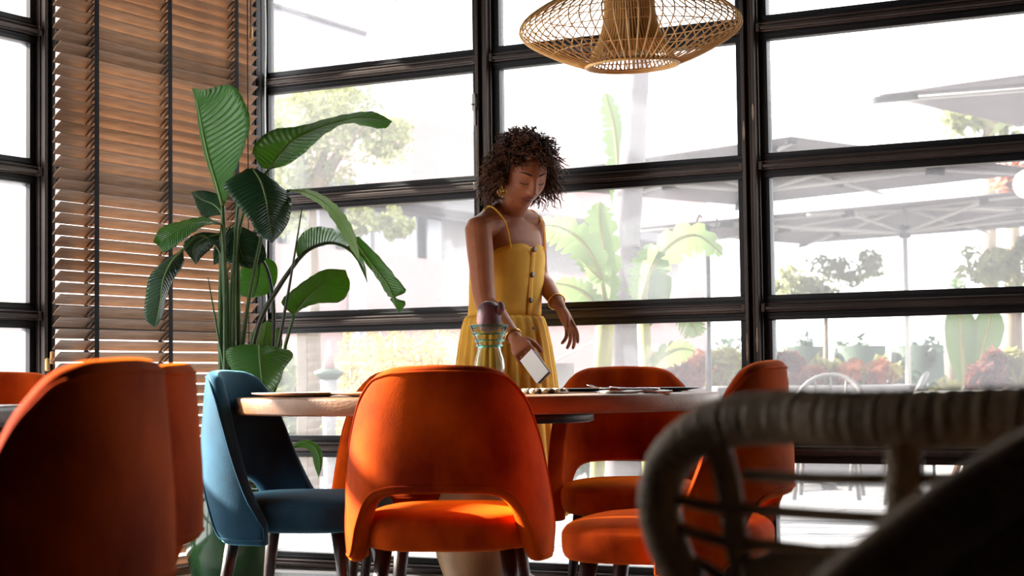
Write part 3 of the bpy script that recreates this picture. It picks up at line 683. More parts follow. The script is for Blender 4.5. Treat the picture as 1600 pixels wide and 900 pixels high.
# shoulders and arms
limb([torso_c(1.345), SR.lerp(torso_c(1.345), .4) + UP * .006, SR], [.05, .048, .047])
limb([torso_c(1.345), SL.lerp(torso_c(1.345), .4) + UP * .006, SL], [.05, .048, .045])
ER, WR = at(758, 470, 6.13), at(806, 530, 5.96)
limb([SR, SR.lerp(ER, .35) - UP * .0, ER, ER.lerp(WR, .35) + UP * .002, WR], [.049, .048, .039, .037, .024], 18, 36)
EL, WL = at(842, 430, 6.53), at(874, 478, 6.36)
limb([SL, SL.lerp(EL, .4), EL, EL.lerp(WL, .4), WL], [.046, .043, .036, .034, .0235], 18, 36)
def hand(W, D, T, curls, thumb, size=1.0, side=1):
    """W wrist, D along the palm, T towards the thumb side; curls: per finger three bends towards the palm, in degrees"""
    D = D.normalized(); T = (T - D * D.dot(T)).normalized(); Nn = D.cross(T).normalized() * side   # back of the hand
    P = W + D * .012
    rows = []
    for q, w_, h_ in ((-.012, .022, .018), (.01, .026, .017), (.035, .034, .0165), (.06, .037, .0145), (.078, .036, .012), (.086, .03, .008)):
        c = W + D * (q + .012) * size
        rows.append([c + T * (sexp(math.cos(2 * math.pi * k / 18), .8) * w_ * size) + Nn * (sexp(math.sin(2 * math.pi * k / 18), .8) * h_ * size) for k in range(18)])
    o = len(body.v); body.grid(rows, wrap=True); body.f.append(tuple(o + i for i in range(18))[::-1]); body.m.append(0); body.f.append(tuple(o + 5 * 18 + i for i in range(18))); body.m.append(0)
    for i in range(4):
        off = (1.5 - i) * .0192 * size; L = [(.043, .027, .021), (.047, .031, .022), (.043, .029, .021), (.034, .021, .018)][i]
        p = W + D * (.088 - (.004 if i == 0 else .002 * i * i * .8)) * size + T * off; fan = (1.5 - i) * 4; d = (D * math.cos(R(fan)) + T * math.sin(R(fan))); pts = [p - d * .02 * size, p]; ang = 0
        for l, c in zip(L, curls[i]):
            ang += R(c); v = d * math.cos(ang) - Nn * math.sin(ang); pts.append(pts[-1] + v * l * size)
        limb(pts, [.009 * size, .0088 * size, .0082 * size, .0075 * size, .0062 * size], 10, 18)
    p = W + D * .03 * size + T * .022 * size; a, b_ = thumb; pts = [p - T * .01 - D * .01]
    d = (D * math.cos(R(a)) + T * math.sin(R(a))); pts.append(p + d * .022 * size - Nn * .006); pts.append(pts[-1] + (d * math.cos(R(b_)) - Nn * math.sin(R(b_))).normalized() * .032 * size)
    d2 = (D * math.cos(R(a - 25)) + T * math.sin(R(a - 25))); pts.append(pts[-1] + (d2 * math.cos(R(b_ + 12)) - Nn * math.sin(R(b_ + 12))).normalized() * .026 * size)
    limb(pts, [.013 * size, .0125 * size, .0095 * size, .0075 * size], 10, 18)
# her left hand hangs relaxed, her right one grips the white folder
hand(WL, at(893, 514, 6.33) - WL, Vector((.35, -.90, .1)), [(4, 14, 10), (10, 18, 12), (16, 20, 14), (22, 24, 16)], (24, 20), 1.0, -1)
KR = at(822, 556, 5.85)
hand(WR, KR - WR, Vector((.6, -.1, .35)), [(48, 50, 20), (55, 55, 20), (60, 55, 25), (62, 58, 25)], (35, 45), .98)
# legs and feet
for s, fw in ((1, .02), (-1, -.03)):
    hip = torso_c(.84) + A * s * .075; knee = torso_c(.47) + A * s * .07 + F * (.03 + fw); ank = torso_c(.08) + A * s * .07 + F * (fw - .01)
    limb([hip, hip.lerp(knee, .5), knee, knee.lerp(ank, .4), ank], [.085, .072, .053, .05, .034], 18, 30)
    limb([ank - UP * .03 - F * .03, ank - UP * .045 + F * .05, ank - UP * .062 + F * .14], [.034, .034, .018], 14, 14)
me = body.mesh('body_raw', [M['skin'], M['lip']]); tmp = bpy.data.objects.new('body_raw', me); COL.objects.link(tmp)
rm = tmp.modifiers.new('remesh', 'REMESH'); rm.mode = 'VOXEL'; rm.voxel_size = .0034; rm.use_smooth_shade = True
sm_ = tmp.modifiers.new('smooth', 'SMOOTH'); sm_.factor = .5; sm_.iterations = 2
dg = bpy.context.evaluated_depsgraph_get(); bm_ = bpy.data.meshes.new_from_object(tmp.evaluated_get(dg)); bm_.name = 'body'
bpy.data.objects.remove(tmp); bpy.data.meshes.remove(me)
bm_.materials.clear(); bm_.materials.append(M['skin']); bm_.materials.append(M['lip'])
nvx = len(bm_.vertices); co = np.empty(nvx * 3); bm_.vertices.foreach_get('co', co); co = co.reshape(-1, 3)
npf = len(bm_.polygons); cen = np.empty(npf * 3); bm_.polygons.foreach_get('center', cen); cen = cen.reshape(-1, 3) - np.array(HC)
cen = cen / HS; lx, ly, lz = cen @ np.array(HX), cen @ np.array(HF), cen @ np.array(HU)
lip = (ly > .06) & (ly < .13) & (np.abs(lx) < .0235 * np.sqrt(np.clip(1 - ((lz + .060) / .0145) ** 2, 0, 1)))
bm_.polygons.foreach_set('material_index', lip.astype(np.int32)); bm_.polygons.foreach_set('use_smooth', [True] * npf)
co -= np.array(PB); bm_.vertices.foreach_set('co', co.ravel()); bm_.update()
link('body', bm_, wom)
def face_at(x, z):
    lo = 0
    dz = z / .112; best = None
    for it in range(60):
        dy = math.sqrt(max(0, 1 - dz * dz - (x / .071) ** 2)); p = head_pt(x / .071, dy, dz); return p
for s in (-1, 1):
    pts = [];
    for q in np.linspace(0, 1, 9):
        x = s * (.013 + .036 * q); z = .0285 + .007 * math.sin(q * 2.2) - .003 * q; p = face_at(x, z); pts.append(hw((p[0], p[1] + .0005, p[2])) - PB)
    b = MB(); b.tube(pts, [.0018, .0026, .003, .003, .0028, .0024, .002, .0014, .0008], 6); b.obj('eyebrow', M['hair_core'], wom)
    pts = []
    for q in np.linspace(-1, 1, 9):
        x = s * .031 + q * .0135; z = .000 - .0035 * (1 - q * q); p = face_at(x, z); pts.append(hw((p[0], p[1] + .0012, p[2])) - PB)
    b = MB(); b.tube(pts, [.0008] + [.0016] * 7 + [.0008], 6); b.obj('eyelashes', M['hair_core'], wom)
# hair
rh = random.Random(3); b = MB()
def hairline(d):                                                      # True where hair grows
    x, y, z = d
    if y > .1 and z < .66 - .30 * abs(x): return abs(x) > .88 and z > -.3 and y < .4
    return z > -.72 and not (y > -.15 and z < -.5)
cnt = 0
while cnt < 2100:
    d = Vector((rh.gauss(0, 1), rh.gauss(0, 1), rh.gauss(0, 1)))
    d.normalize()
    if not hairline(d): continue
    cnt += 1
    p = hw((d.x * .066, d.y * .082 - .004, d.z * .100 + .004)); dw = (HX * d.x + HF * d.y + HU * d.z)
    out = (dw + UP * .12 - HF * .10 + Vector((rh.uniform(-.35, .35), rh.uniform(-.35, .35), rh.uniform(-.3, .3)))).normalized()
    L_ = rh.uniform(.05, .098) * (1.0 + .1 * abs(d.x)) * (.78 if d.y > .3 else 1)
    u = out.orthogonal().normalized(); v = out.cross(u); cr_ = rh.uniform(.0045, .0085); tw = rh.uniform(2.0, 3.4); ph = rh.uniform(0, 6.28); pts = []
    for k in range(15):
        t = k / 14; c = p + out * L_ * t - UP * .045 * t * t * (1 if abs(d.z) < .6 else .5); a_ = ph + tw * 6.283 * t; rr_ = cr_ * min(1, t * 4)
        pts.append(c + u * math.cos(a_) * rr_ + v * math.sin(a_) * rr_ - PB)
    b.tube(pts, [.0019] * 13 + [.0014, .0007], 3, cap=False)
ho = tag(b.obj('hair', M['hair'], wom), kind='stuff')
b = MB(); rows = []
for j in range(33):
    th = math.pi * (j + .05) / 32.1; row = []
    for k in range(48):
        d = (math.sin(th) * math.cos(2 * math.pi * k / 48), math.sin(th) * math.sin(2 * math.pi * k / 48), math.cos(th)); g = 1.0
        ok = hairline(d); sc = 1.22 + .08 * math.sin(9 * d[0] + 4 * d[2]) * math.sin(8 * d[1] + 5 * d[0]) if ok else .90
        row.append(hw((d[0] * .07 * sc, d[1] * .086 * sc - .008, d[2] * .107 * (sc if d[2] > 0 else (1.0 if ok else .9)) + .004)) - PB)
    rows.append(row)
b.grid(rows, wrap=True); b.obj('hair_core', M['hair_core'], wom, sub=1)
# dress
NT = 96
def cloth_ring(z_of, w_, d_, fr, folds=0, amp=0, ph=0):
    out = []
    for k in range(NT):
        a = 2 * math.pi * k / NT; z = z_of(a) if callable(z_of) else z_of
        f = 1 + amp * math.sin(folds * a + ph + .6 * math.sin(3 * a)) + amp * .5 * math.sin((folds * 1.7) * a + 2 * ph)
        c = torso_c(z) + F * fr
        out.append(c + A * sexp(math.cos(a), .9) * w_ * f + F * sexp(math.sin(a), .9) * d_ * f - PB)
    return out
def topz(a):                                                         # a = 90 deg is the front
    s = math.sin(a)
    if s > 0: return 1.225 + .045 * s ** 1.5 + .02 * abs(math.cos(a)) ** 2 * s - .012 * G((a - math.pi / 2), .12)
    return 1.225 - .03 * (-s)
b = MB(); rows = []
for q in np.linspace(0, 1, 12):
    def zz_(a, q=q): return 1.005 + (topz(a) - 1.005) * q
    w_ = interp(q, [0, .3, .6, .85, 1], [.146, .146, .150, .150, .147]); d_ = interp(q, [0, .3, .6, .85, 1], [.118, .116, .121, .122, .108])
    rows.append(cloth_ring(zz_, w_, d_, interp(q, [0, .6, 1], [0.0, .006, .008]), 11, .014 * (1 - .8 * q)))
b.grid(rows, wrap=True); bod = b.obj('bodice', M['dress'], wom); m_ = bod.modifiers.new('solidify', 'SOLIDIFY'); m_.thickness = .002
b = MB(); rows = []
for i, z in enumerate([1.006, .995, .96, .90, .80, .68, .55, .42, .32, .27]):
    t = (1.006 - z) / .74; rows.append(cloth_ring(z, .148 + .075 * t ** .55, .120 + .085 * t ** .55, .0, 26, .03 + .03 * min(1, t * 4) - .0 * t, .4))
b.grid(rows, wrap=True); sk = b.obj('skirt', M['dress'], wom); m_ = sk.modifiers.new('solidify', 'SOLIDIFY'); m_.thickness = .002
b = MB(); b.tube([p for p in cloth_ring(1.004, .149, .121, 0)], .003, 6, closed=True); b.obj('waist_seam', M['dress'], wom)
for s in (1, -1):
    S_ = SR if s > 0 else SL
    a0 = math.pi / 2 - s * R(38)
    def onb(a, off=.003):
        z = topz(a); c = torso_c(z) + F * .008; return c + A * sexp(math.cos(a), .9) * (.147 + off) + F * sexp(math.sin(a), .9) * (.108 + off)
    f0 = onb(a0); b0 = onb(-math.pi / 2 + s * R(35)); top = torso_c(1.39) + A * s * .118 + UP * .016 - F * .008
    mid1 = f0.lerp(top, .55) + F * .03 + UP * .012; mid2 = top.lerp(b0, .4) - F * .03
    P = catmull([f0 - UP * .012, f0 + UP * .004, mid1, top, mid2, b0], 40); b = MB(); b.tube([p - PB for p in P], .0052, 8, flat=.6); b.obj('strap', M['dress'], wom)
for py in (1.248, 1.155, 1.062, .955, .86, .74, .62, .5):
    a = math.pi / 2
    w_ = interp(py, [.27, .68, .9, 1.0, 1.12, 1.2, 1.25], [.194, .166, .145, .121, .119, .126, .124]); c = torso_c(py) + F * (w_ + .009) - PB
    b = MB(); rows = []
    for r, y in ((.0, .004), (.006, .004), (.0098, .0035), (.0105, .001), (.0105, -.003)): rows.append([c + A * math.cos(2 * math.pi * k / 16) * r + UP * math.sin(2 * math.pi * k / 16) * r + F * y for k in range(16)])
    b.grid(rows, wrap=True); b.obj('button', M['button'], wom)
b = MB(); rows = []
for z in np.linspace(1.25, 1.006, 10):
    w_ = interp(z, [1.0, 1.12, 1.2, 1.25], [.119, .119, .126, .122]); rows.append([torso_c(z) + F * (w_ + .0065 - .0012 * abs(k)) + A * k * .008 - PB for k in (-1.5, -1, 0, 1, 1.5)])
b.grid(rows); pk = b.obj('placket', M['dress'], wom); m_ = pk.modifiers.new('solidify', 'SOLIDIFY'); m_.thickness = .002
# bracelet, wristband, earring
def band(c, d, r, th, name, m, flat=1):
    d = d.normalized(); u = d.orthogonal().normalized(); v = d.cross(u); b = MB(); b.tube([c + u * math.cos(2 * math.pi * k / 32) * r + v * math.sin(2 * math.pi * k / 32) * r - PB for k in range(32)], th, 8, closed=True); return b.obj(name, m, wom)
dL = (WL - EL).normalized(); band(WL - dL * .03, dL, .031, .0038, 'bracelet', M['gold'])
dR = (WR - ER).normalized(); band(WR - dR * .02, dR, .0285, .0036, 'bracelet', M['gold'])
ec = at(784.5, 299, 6.09); ear = hw((-.074, -.012, -.02)) if HX.x > 0 else hw((.074, -.012, -.02))
b = MB(); X_ = Vector((.92, .3, 0)).normalized()
def ept(a, rx, rz): return ec + X_ * math.cos(a) * rx + UP * math.sin(a) * rz - PB
eye = [ept(a, .0175, .0095 * abs(math.sin(a)) ** .3 if math.sin(a) else 0) for a in np.linspace(0, 2 * math.pi, 32, endpoint=False)]
b.tube(eye, .0014, 6, closed=True); b.tube([ept(a, .0065, .0065) for a in np.linspace(0, 6.283, 20, endpoint=False)], .0014, 6, closed=True)
for a in np.linspace(R(200), R(340), 8): b.tube([ept(a, .014, .012), ept(a, .021, .021)], .0011, 5)
b.lathe([(.0005, -.0025), (.0028, 0), (.0005, .0025)], 10, ec - PB)
b.tube([ept(math.pi / 2, .0, .0085), ept(math.pi / 2, 0, .022)], .0009, 5); b.obj('earring', M['gold'], wom)
# the white folder in her hand
M['folder'] = mat('white_card', (236, 232, 228), .5); M['folder_edge'] = mat('dark_lining', (70, 54, 46), .6)
fc = at(837, 573, 5.82); fd = (at(852, 594, 5.79) - at(821, 552, 5.85)).normalized(); fw_ = Vector((.60, -.25, .70)); fw_ = (fw_ - fd * fd.dot(fw_)).normalized(); fn = fd.cross(fw_)
fo = tag(empty('card_folder', fc), 'white rectangular folded card held in her right hand above the coaster', 'folder')
b = MB(); b.box(fn * .009, (.108, .058, .003), fd, fw_, fn); b.obj('cover', M['folder'], fo, False, .001)
b = MB(); b.box(-fn * .009, (.108, .058, .003), fd, fw_, fn); b.obj('cover', M['folder'], fo, False, .001)
b = MB(); b.box(fd * -.001, (.104, .054, .014), fd, fw_, fn); b.obj('lining', M['folder_edge'], fo, False)
# ------------------------------------------------------------------ outside: terrace, garden and buildings
GZ = -.05
M['paver'] = mat('pale_paver', (104, 102, 103), .7, var=.07, scale=5)
M['joint'] = mat('grey_joint', (58, 56, 56), .9)
b = MB(); b.box(C0 + E1 * 10 + N1 * 40 + UP * (GZ - .06), (90, 79, .1), E1, N1); tag(b.obj('terrace_ground', M['joint'], None, False), kind='structure')
terr = tag(empty('terrace_paving', C0 + UP * GZ), kind='structure')
b = MB(); b.box((0, 0, -.005), (.592, .392, .03), E1, N1); pv = b.mesh('paver', M['paver'], False); cnt = 0
for j in range(24):
    for i in range(12):
        o = bpy.data.objects.new('paver', pv); COL.objects.link(o); o.parent = terr
        o.location = E1 * (-.6 + i * .6 + (.3 if j % 2 else 0)) + N1 * (.42 + j * .4) + UP * rng.uniform(-.002, .002)
M['planter'] = mat('pale_render', (140, 136, 136), .8, var=.05)
M['pink'] = mat('pink_render', (158, 128, 126), .85)
M['greywall'] = mat('pale_grey_render', (150, 148, 156), .85)
M['winglass'] = mat('dark_window_glass', (50, 56, 66), .15)
M['curtain'] = mat('white_curtain', (190, 190, 196), .9)
M['eave'] = mat('grey_eave', (84, 80, 82), .8)
# facade runs parallel to the wall with the blind
FU = -14.0
def fac(px, py, u=FU):
    d = CAMR.transposed() @ Vector(((px - 800) / FPX, (py - 450) / FPX, 1)); o = C0 + E1 * u
    return EYE + d * ((o - EYE).dot(E1) / d.dot(E1))
def fbox(mb, p, q, depth=.3, off=0, u=FU, z0=None, z1=None):
    a, c = fac(*p, u=u), fac(*q, u=u); o = C0 + E1 * u
    v0, v1 = (a - o).dot(N1), (c - o).dot(N1); za, zb = (z0 if z0 is not None else min(a.z, c.z)), (z1 if z1 is not None else max(a.z, c.z))
    mb.box(o + N1 * (v0 + v1) / 2 + E1 * (off - depth / 2) + UP * (za + zb) / 2, (depth, abs(v1 - v0), abs(zb - za)), E1, N1)
pb = tag(empty('pink_building', fac(650, 590)), 'pale pink building with a window band behind the tree on the left', 'building')
po = Vector(pb.location)
def pobj(mb, name, m, parent=pb, smooth=False): 
    off = Vector(parent.location); mb.v = [tuple(Vector(p) - off) for p in mb.v]; return mb.obj(name, m, parent, smooth)
zp = fac(592, 397).z; ze = fac(660, 322).z; zw = fac(592, 345).z; zt_ = fac(643, 181).z
b = MB(); fbox(b, (-420, 0), (1100, 0), .4, 0, z0=GZ, z1=zp); pobj(b, 'parapet_wall', M['pink'])
b = MB(); fbox(b, (-420, 0), (1100, 0), .3, -.9, z0=zp - .2, z1=ze); pobj(b, 'rear_wall', M['planter'])
b = MB(); fbox(b, (-420, 0), (1100, 0), 1.5, .1, z0=ze, z1=ze + .28); pobj(b, 'eave', M['eave'])
b = MB(); fbox(b, (640, 0), (1100, 0), 3, 0, z0=ze + .28, z1=zt_); pobj(b, 'upper_wall', M['pink'])
for x0, x1 in ((440, 466), (500, 545), (588, 622), (628, 692), (712, 730), (-60, -10), (0, 40)):
    f = MB(); fbox(f, (x0 - 7, 0), (x1 + 7, 0), .14, -.8, z0=zp - .1, z1=ze - .06); fr = pobj(f, 'window_frame', M['winglass'])
    g = MB(); fbox(g, (x0, 0), (x1, 0), .1, -.72, z0=zp - .1, z1=ze - .14); g.v = [tuple(Vector(p) - po) for p in g.v]; g.obj('curtain', M['curtain'], fr, False)
    n_f = 7; a, c = fac(x0, 400), fac(x1, 400); f = MB()
    for k in range(n_f):
        q = a.lerp(c, (k + .5) / n_f) - E1 * .70; f.tube([Vector((q.x, q.y, zp - .1)), Vector((q.x, q.y, ze - .14))], .05, 6)
    f.v = [tuple(Vector(p) - po) for p in f.v]; f.obj('curtain_fold', M['curtain'], fr)
f = MB(); fbox(f, (538, 0), (546, 0), .25, .3, z0=GZ, z1=zp - .5); pobj(f, 'pilaster', M['curtain'])
gb = tag(empty('grey_building', fac(500, 590, -24)), 'pale grey flat-roofed building rising behind the pink one at upper left', 'building')
b = MB(); fbox(b, (150, 0), (577, 0), 9, 0, -24, GZ, fac(420, 9, -24).z); pobj(b, 'wall', M['greywall'], gb)
b = MB(); fbox(b, (150, 0), (578, 0), 9.2, .1, -24, fac(420, 9, -24).z, fac(420, 9, -24).z + .12); pobj(b, 'roof_edge', M['eave'], gb)
b = MB(); P = catmull([at(563, 600, 20), at(563, 300, 20), at(564, 120, 20), at(572, 75, 20), at(590, 35, 20), at(622, -5, 20), at(660, -25, 20)], 50); b.tube(P, list(np.linspace(.05, .035, 50)), 8)
o = tag(empty('street_lamp', (P[0].x, P[0].y, 0)), 'thin curved street lamp pole arching up in front of the pale buildings', 'lamp'); b.v = [tuple(Vector(p) - o.location) for p in b.v]; b.obj('pole', M['greywall'], o)
b = MB(); b.box(P[-1] - o.location + Vector((.2, 0, -.03)), (.6, .2, .08)); b.obj('lamp_head', M['greywall'], o, False, .02)

# foliage
def fmat(name, a, trans=.4): return mat(name, a, .6, var=.3, scale=2.5, trans=trans)
M['f_willow'] = fmat('willow_leaf', (136, 140, 92)); M['f_yellow'] = fmat('yellow_green_leaf', (116, 126, 72)); M['f_straw'] = fmat('straw_leaf', (160, 146, 96)); M['f_green'] = fmat('mid_green_leaf', (88, 108, 70))
M['f_hedge'] = fmat('hedge_leaf', (58, 76, 60), .25); M['f_red'] = fmat('russet_leaf', (112, 62, 52)); M['f_orange'] = fmat('orange_leaf', (156, 92, 62)); M['f_lime'] = fmat('lime_leaf', (146, 142, 80))
M['bark'] = mat('pale_bark', (108, 92, 76), .9, var=.2, scale=10, bump=.3)
def leaves(c, rad, n, size, seed, hang=0, shell=.45, aspect=2.2):
    rr = np.random.RandomState(seed); d = rr.normal(size=(n, 3)); d /= np.linalg.norm(d, axis=1)[:, None]; q = (shell + (1 - shell) * rr.rand(n)) ** .7
    # clumps
    k = max(5, n // 60); cd_ = rr.normal(size=(k, 3)); cd_ /= np.linalg.norm(cd_, axis=1)[:, None]; cp_ = cd_ * (.45 + .5 * rr.rand(k))[:, None]
    idx = rr.randint(0, k, n); pos = (cp_[idx] + d * q[:, None] * .34) * np.array(rad) + np.array(c)
    v = rr.normal(size=(n, 3)); v /= np.linalg.norm(v, axis=1)[:, None]
    if hang: v = v * (1 - hang) + np.array([0, 0, -1.0]) * hang; v /= np.linalg.norm(v, axis=1)[:, None]
    w_ = np.cross(v, rr.normal(size=(n, 3))); w_ /= np.linalg.norm(w_, axis=1)[:, None] + 1e-9; s = size * (.6 + .8 * rr.rand(n))[:, None]
    V = np.stack([pos - v * s * .5, pos + w_ * s / aspect * .5, pos + v * s * .5, pos - w_ * s / aspect * .5], 1).reshape(-1, 3)
    return V, [(4 * i, 4 * i + 1, 4 * i + 2, 4 * i + 3) for i in range(n)]
def bush(c, rad, n, size, m, seed, label, name='bush', group=None, hang=0, cat='bush', aspect=2.2):
    c = Vector(c); V, Fc = leaves((0, 0, rad[2]), rad, n, size, seed, hang, aspect=aspect); b = MB(); b.add(V, Fc)
    for k in range(5):
        a = k * 1.26; b.tube([(0, 0, 0), (rad[0] * .25 * math.cos(a), rad[1] * .25 * math.sin(a), rad[2] * .7), (rad[0] * .5 * math.cos(a), rad[1] * .5 * math.sin(a), rad[2] * 1.3)], [.018, .012, .005], 5)
    o = b.obj(name, M[m]); o.location = c; return tag(o, label, cat, group)
def tree(base, trunk, crowns, m, label, r0=.09, name='tree', size=.14, n=900, hang=0, seed=0):
    t = tag(empty(name, base), label, 'tree'); o = Vector(base); b = MB()
    for pts in trunk:
        P = catmull(pts, 16); b.tube([p - o for p in P], list(np.linspace(r0, r0 * .35, 16)), 8)
    b.obj('trunk', M['bark'], t)
    b = MB()
    for k, (c, rad) in enumerate(crowns):
        V, Fc = leaves(Vector(c) - o, rad, n, size, seed + k, hang); b.add(V, Fc)
    tag(b.obj('foliage', M[m], t, False), kind='stuff'); return t
def ground(px, py, Y): p = at(px, py, Y); return Vector((p.x, p.y, GZ))
Y = 15
tree(ground(492, 600, Y), [[ground(492, 600, Y), at(490, 430, Y), at(488, 300, Y)], [at(488, 300, Y), at(478, 265, Y), at(470, 215, Y)], [at(488, 300, Y), at(500, 262, Y), at(512, 220, Y)], [at(489, 310, Y), at(530, 240, Y), at(570, 200, Y)]],
     [(at(470, 190, Y), (.5, .5, .45)), (at(540, 215, Y), (.5, .5, .45)), (at(500, 160, Y), (.45, .45, .3)), (at(600, 210, Y + .3), (.4, .4, .25)), (at(440, 320, Y), (.3, .3, .35)), (at(620, 350, Y), (.14, .14, .16)), (at(560, 345, Y), (.2, .2, .14)), (at(445, 240, Y), (.25, .3, .4))], 'f_willow', 'pale yellow-green tree seen through the panes behind the plant', .07, n=1500, size=.055, hang=.4, seed=11)
bush(ground(640, 590, 12), (.52, .5, .60), 3800, .10, 'f_straw', 5, 'straw-yellow feathery bush outside between the plant and the woman', hang=-.5, aspect=6)
bush(ground(566, 590, 13.4), (.26, .3, .60), 1500, .10, 'f_straw', 6, 'smaller straw-yellow bush left of the large feathery one', hang=-.5, aspect=6)
bush(ground(450, 580, 13), (.22, .3, .58), 1200, .10, 'f_yellow', 7, 'yellow-green shrub outside beside the pale posts')
pg = tag(empty('timber_posts', ground(482, 600, 12.5)), 'pale timber frame of two posts standing behind the plant outside', 'frame')
for x in (472, 489):
    p = at(x, 515, 12.5) - pg.location; b = MB(); b.box((p.x, p.y, .6), (.075, .075, 1.3)); b.obj('post', M['bark'], pg, False, .006)
a, c = at(472, 512, 12.5) - pg.location, at(489, 512, 12.5) - pg.location; b = MB(); b.box((a + c) / 2 + Vector((0, 0, .08)), (.26, .06, .06)); b.obj('beam', M['bark'], pg, False)
fo_ = tag(empty('garden_urn', ground(514, 600, 11.2)), 'white garden urn with a pointed top and green rim outside', 'urn')
b = MB(); b.lathe([(.06, 0), (.06, .05), (.035, .12), (.04, .5), (.05, .72), (.055, .83)], 20); b.obj('pedestal', M['planter'], fo_)
b = MB(); b.lathe([(.055, .83), (.09, .86), (.10, .88), (.06, .90)], 20); b.obj('rim', M['f_hedge'], fo_)
b = MB(); b.lathe([(.042, .90), (.028, .98), (.005, 1.09)], 20); b.obj('cone', M['pink'], fo_)
# seen through the left edge
bush(at(15, 600, 11.5) * 1.0 - UP * .45, (.6, .5, .35), 1400, .09, 'f_straw', 8, 'straw-coloured hedge outside the leftmost window', hang=.2)
bush(at(8, 486, 14) - UP * .1, (.18, .2, .11), 260, .1, 'f_lime', 9, 'small pale shrub tip against the pink wall at the far left')

# palm and banana plants
palm = tag(empty('palm_tree', ground(975, 600, 10)), 'ringed grey palm trunk rising behind the woman and out of view', 'palm'); o_ = Vector(palm.location)
P = catmull([ground(970, 620, 10), at(972, 560, 10), at(976, 450, 10), at(979, 340, 10), at(990, 230, 10), at(992, 170, 10), at(996, 120, 10), at(998, 0, 10), at(1002, -160, 10)], 120)
rad = [(1 + .06 * math.sin(i * .37) * math.sin(i * .11)) * float(np.interp(i / 119, [0, .14, .3, .45, .6, .8, 1], [.15, .12, .088, .076, .072, .066, .06])) * (1 + .02 * (abs((i % 6) - 3) / 3)) for i in range(120)]
M['palmbark'] = mat('palm_bark', (112, 105, 108), .9, rgb2=(84, 78, 80), scale=5, stretch=(1, 1, .35), bump=.4, bscale=18)
M['palmdark'] = mat('palm_scar', (62, 56, 58), .9, bump=.4, bscale=30)
b = MB(); b.tube([p - o_ for p in P], rad, 20); b.obj('trunk', M['palmbark'], palm)
for y, h_ in ((310, .07), (348, .045), (365, .03), (386, .03), (405, .025)):
    b = MB(); c = at(979.5, y, 10); rr_ = .0765; b.lathe([(rr_ * .99, -h_ / 2), (rr_ * 1.04, -h_ / 4), (rr_ * 1.03, h_ / 4), (rr_ * .98, h_ / 2)], 20, c - o_, cap=False); b.obj('leaf_scar', M['palmdark'], palm)
M['banana'] = leaf_mat('pale_banana_leaf', (88, 108, 68), (112, 134, 76), .45, .5)
def frond(parent, org, mid, wid, side, seed, tears=0, m='banana'):
    """one big torn leaf: midrib points, half width, side vector"""
    mid = catmull(mid, 30); side = Vector(side).normalized(); b = MB(); rr = random.Random(seed)
    for sg in (-1, 1):
        k = 0
        while k < 29:
            ln = rr.choice((2, 3, 4)) if tears else 29; e = min(29, k + ln); rows = []
            for i in range(k, e + 1):
                t = i / 29; w_ = wid * math.sin(math.pi * min(1, .06 + t * .94)) ** .6 * (1 - (.35 if tears and i in (k, e) and k > 0 else 0)); tg = (mid[min(i + 1, 29)] - mid[max(i - 1, 0)]).normalized()
                sd_ = (side - tg * side.dot(tg)).normalized(); nr = tg.cross(sd_); dr_ = -.25 * w_
                fwd = tg * w_ * (.35 + .1 * rr.random())
                rows.append([mid[i] - org, mid[i] + sd_ * sg * w_ * .5 + fwd * .5 + Vector((0, 0, dr_ * .2)) - org, mid[i] + sd_ * sg * w_ + fwd + Vector((0, 0, dr_)) - org])
            b.grid(rows); k = e
    o = b.obj('leaf', M[m], parent); b = MB(); b.tube([p - org for p in mid], list(np.linspace(.018, .004, 30)), 6); b.obj('midrib', M['f_lime'], o); return o
bp1 = tag(empty('banana_plant', ground(925, 600, 9.2)), 'pale green banana plant with torn arching leaves just left of the palm trunk', 'plant'); q_ = Vector(bp1.location); Y = 9.2
frond(bp1, q_, [at(945, 470, Y), at(935, 420, Y), at(910, 378, Y), at(875, 355, Y), at(835, 352, Y)], .13, (.3, -.6, .75), 1, 1)
frond(bp1, q_, [at(950, 500, Y + .2), at(945, 420, Y + .2), at(938, 350, Y + .2), at(936, 315, Y + .2)], .10, (1, -.2, 0), 2, 1)
frond(bp1, q_, [at(940, 510, Y), at(925, 470, Y), at(900, 450, Y), at(866, 442, Y)], .09, (.3, -.5, .8), 3, 1)
frond(bp1, q_, [at(946, 440, Y), at(925, 425, Y), at(905, 405, Y)], .12, (.6, -.4, -.6), 4, 1)
frond(bp1, q_, [at(985, 420, Y + 1.2), at(965, 250, Y + 1.2), at(958, 190, Y + 1.2), at(945, 142, Y + 1.2)], .085, (1, -.3, 0), 5, 1)
for pts in ([q_, at(945, 470, Y)], [q_, at(950, 500, Y + .2)], [q_, at(940, 510, Y)]):
    b = MB(); b.tube([p - q_ for p in catmull([pts[0], pts[0].lerp(pts[1], .5), pts[1]], 8)], .035, 8); b.obj('stem', M['f_lime'], bp1)
bp2 = tag(empty('banana_plant', ground(1015, 600, 9.6)), 'banana plant right of the palm trunk with one long leaf arching to the right', 'plant'); q_ = Vector(bp2.location); Y = 9.6
frond(bp2, q_, [at(1003, 470, Y), at(1018, 420, Y), at(1050, 380, Y), at(1090, 368, Y), at(1130, 398, Y)], .12, (-.2, -.5, .85), 6, 1)
frond(bp2, q_, [at(1003, 500, Y), at(1012, 440, Y), at(1018, 380, Y)], .13, (1, -.3, .2), 7, 1)
frond(bp2, q_, [at(1005, 510, Y), at(1020, 470, Y), at(1028, 440, Y), at(1030, 425, Y)], .08, (1, -.3, -.1), 8)
frond(bp2, q_, [at(1012, 590, Y), at(1030, 560, Y), at(1060, 545, Y), at(1085, 548, Y)], .08, (-.1, -.4, .9), 9, 1)
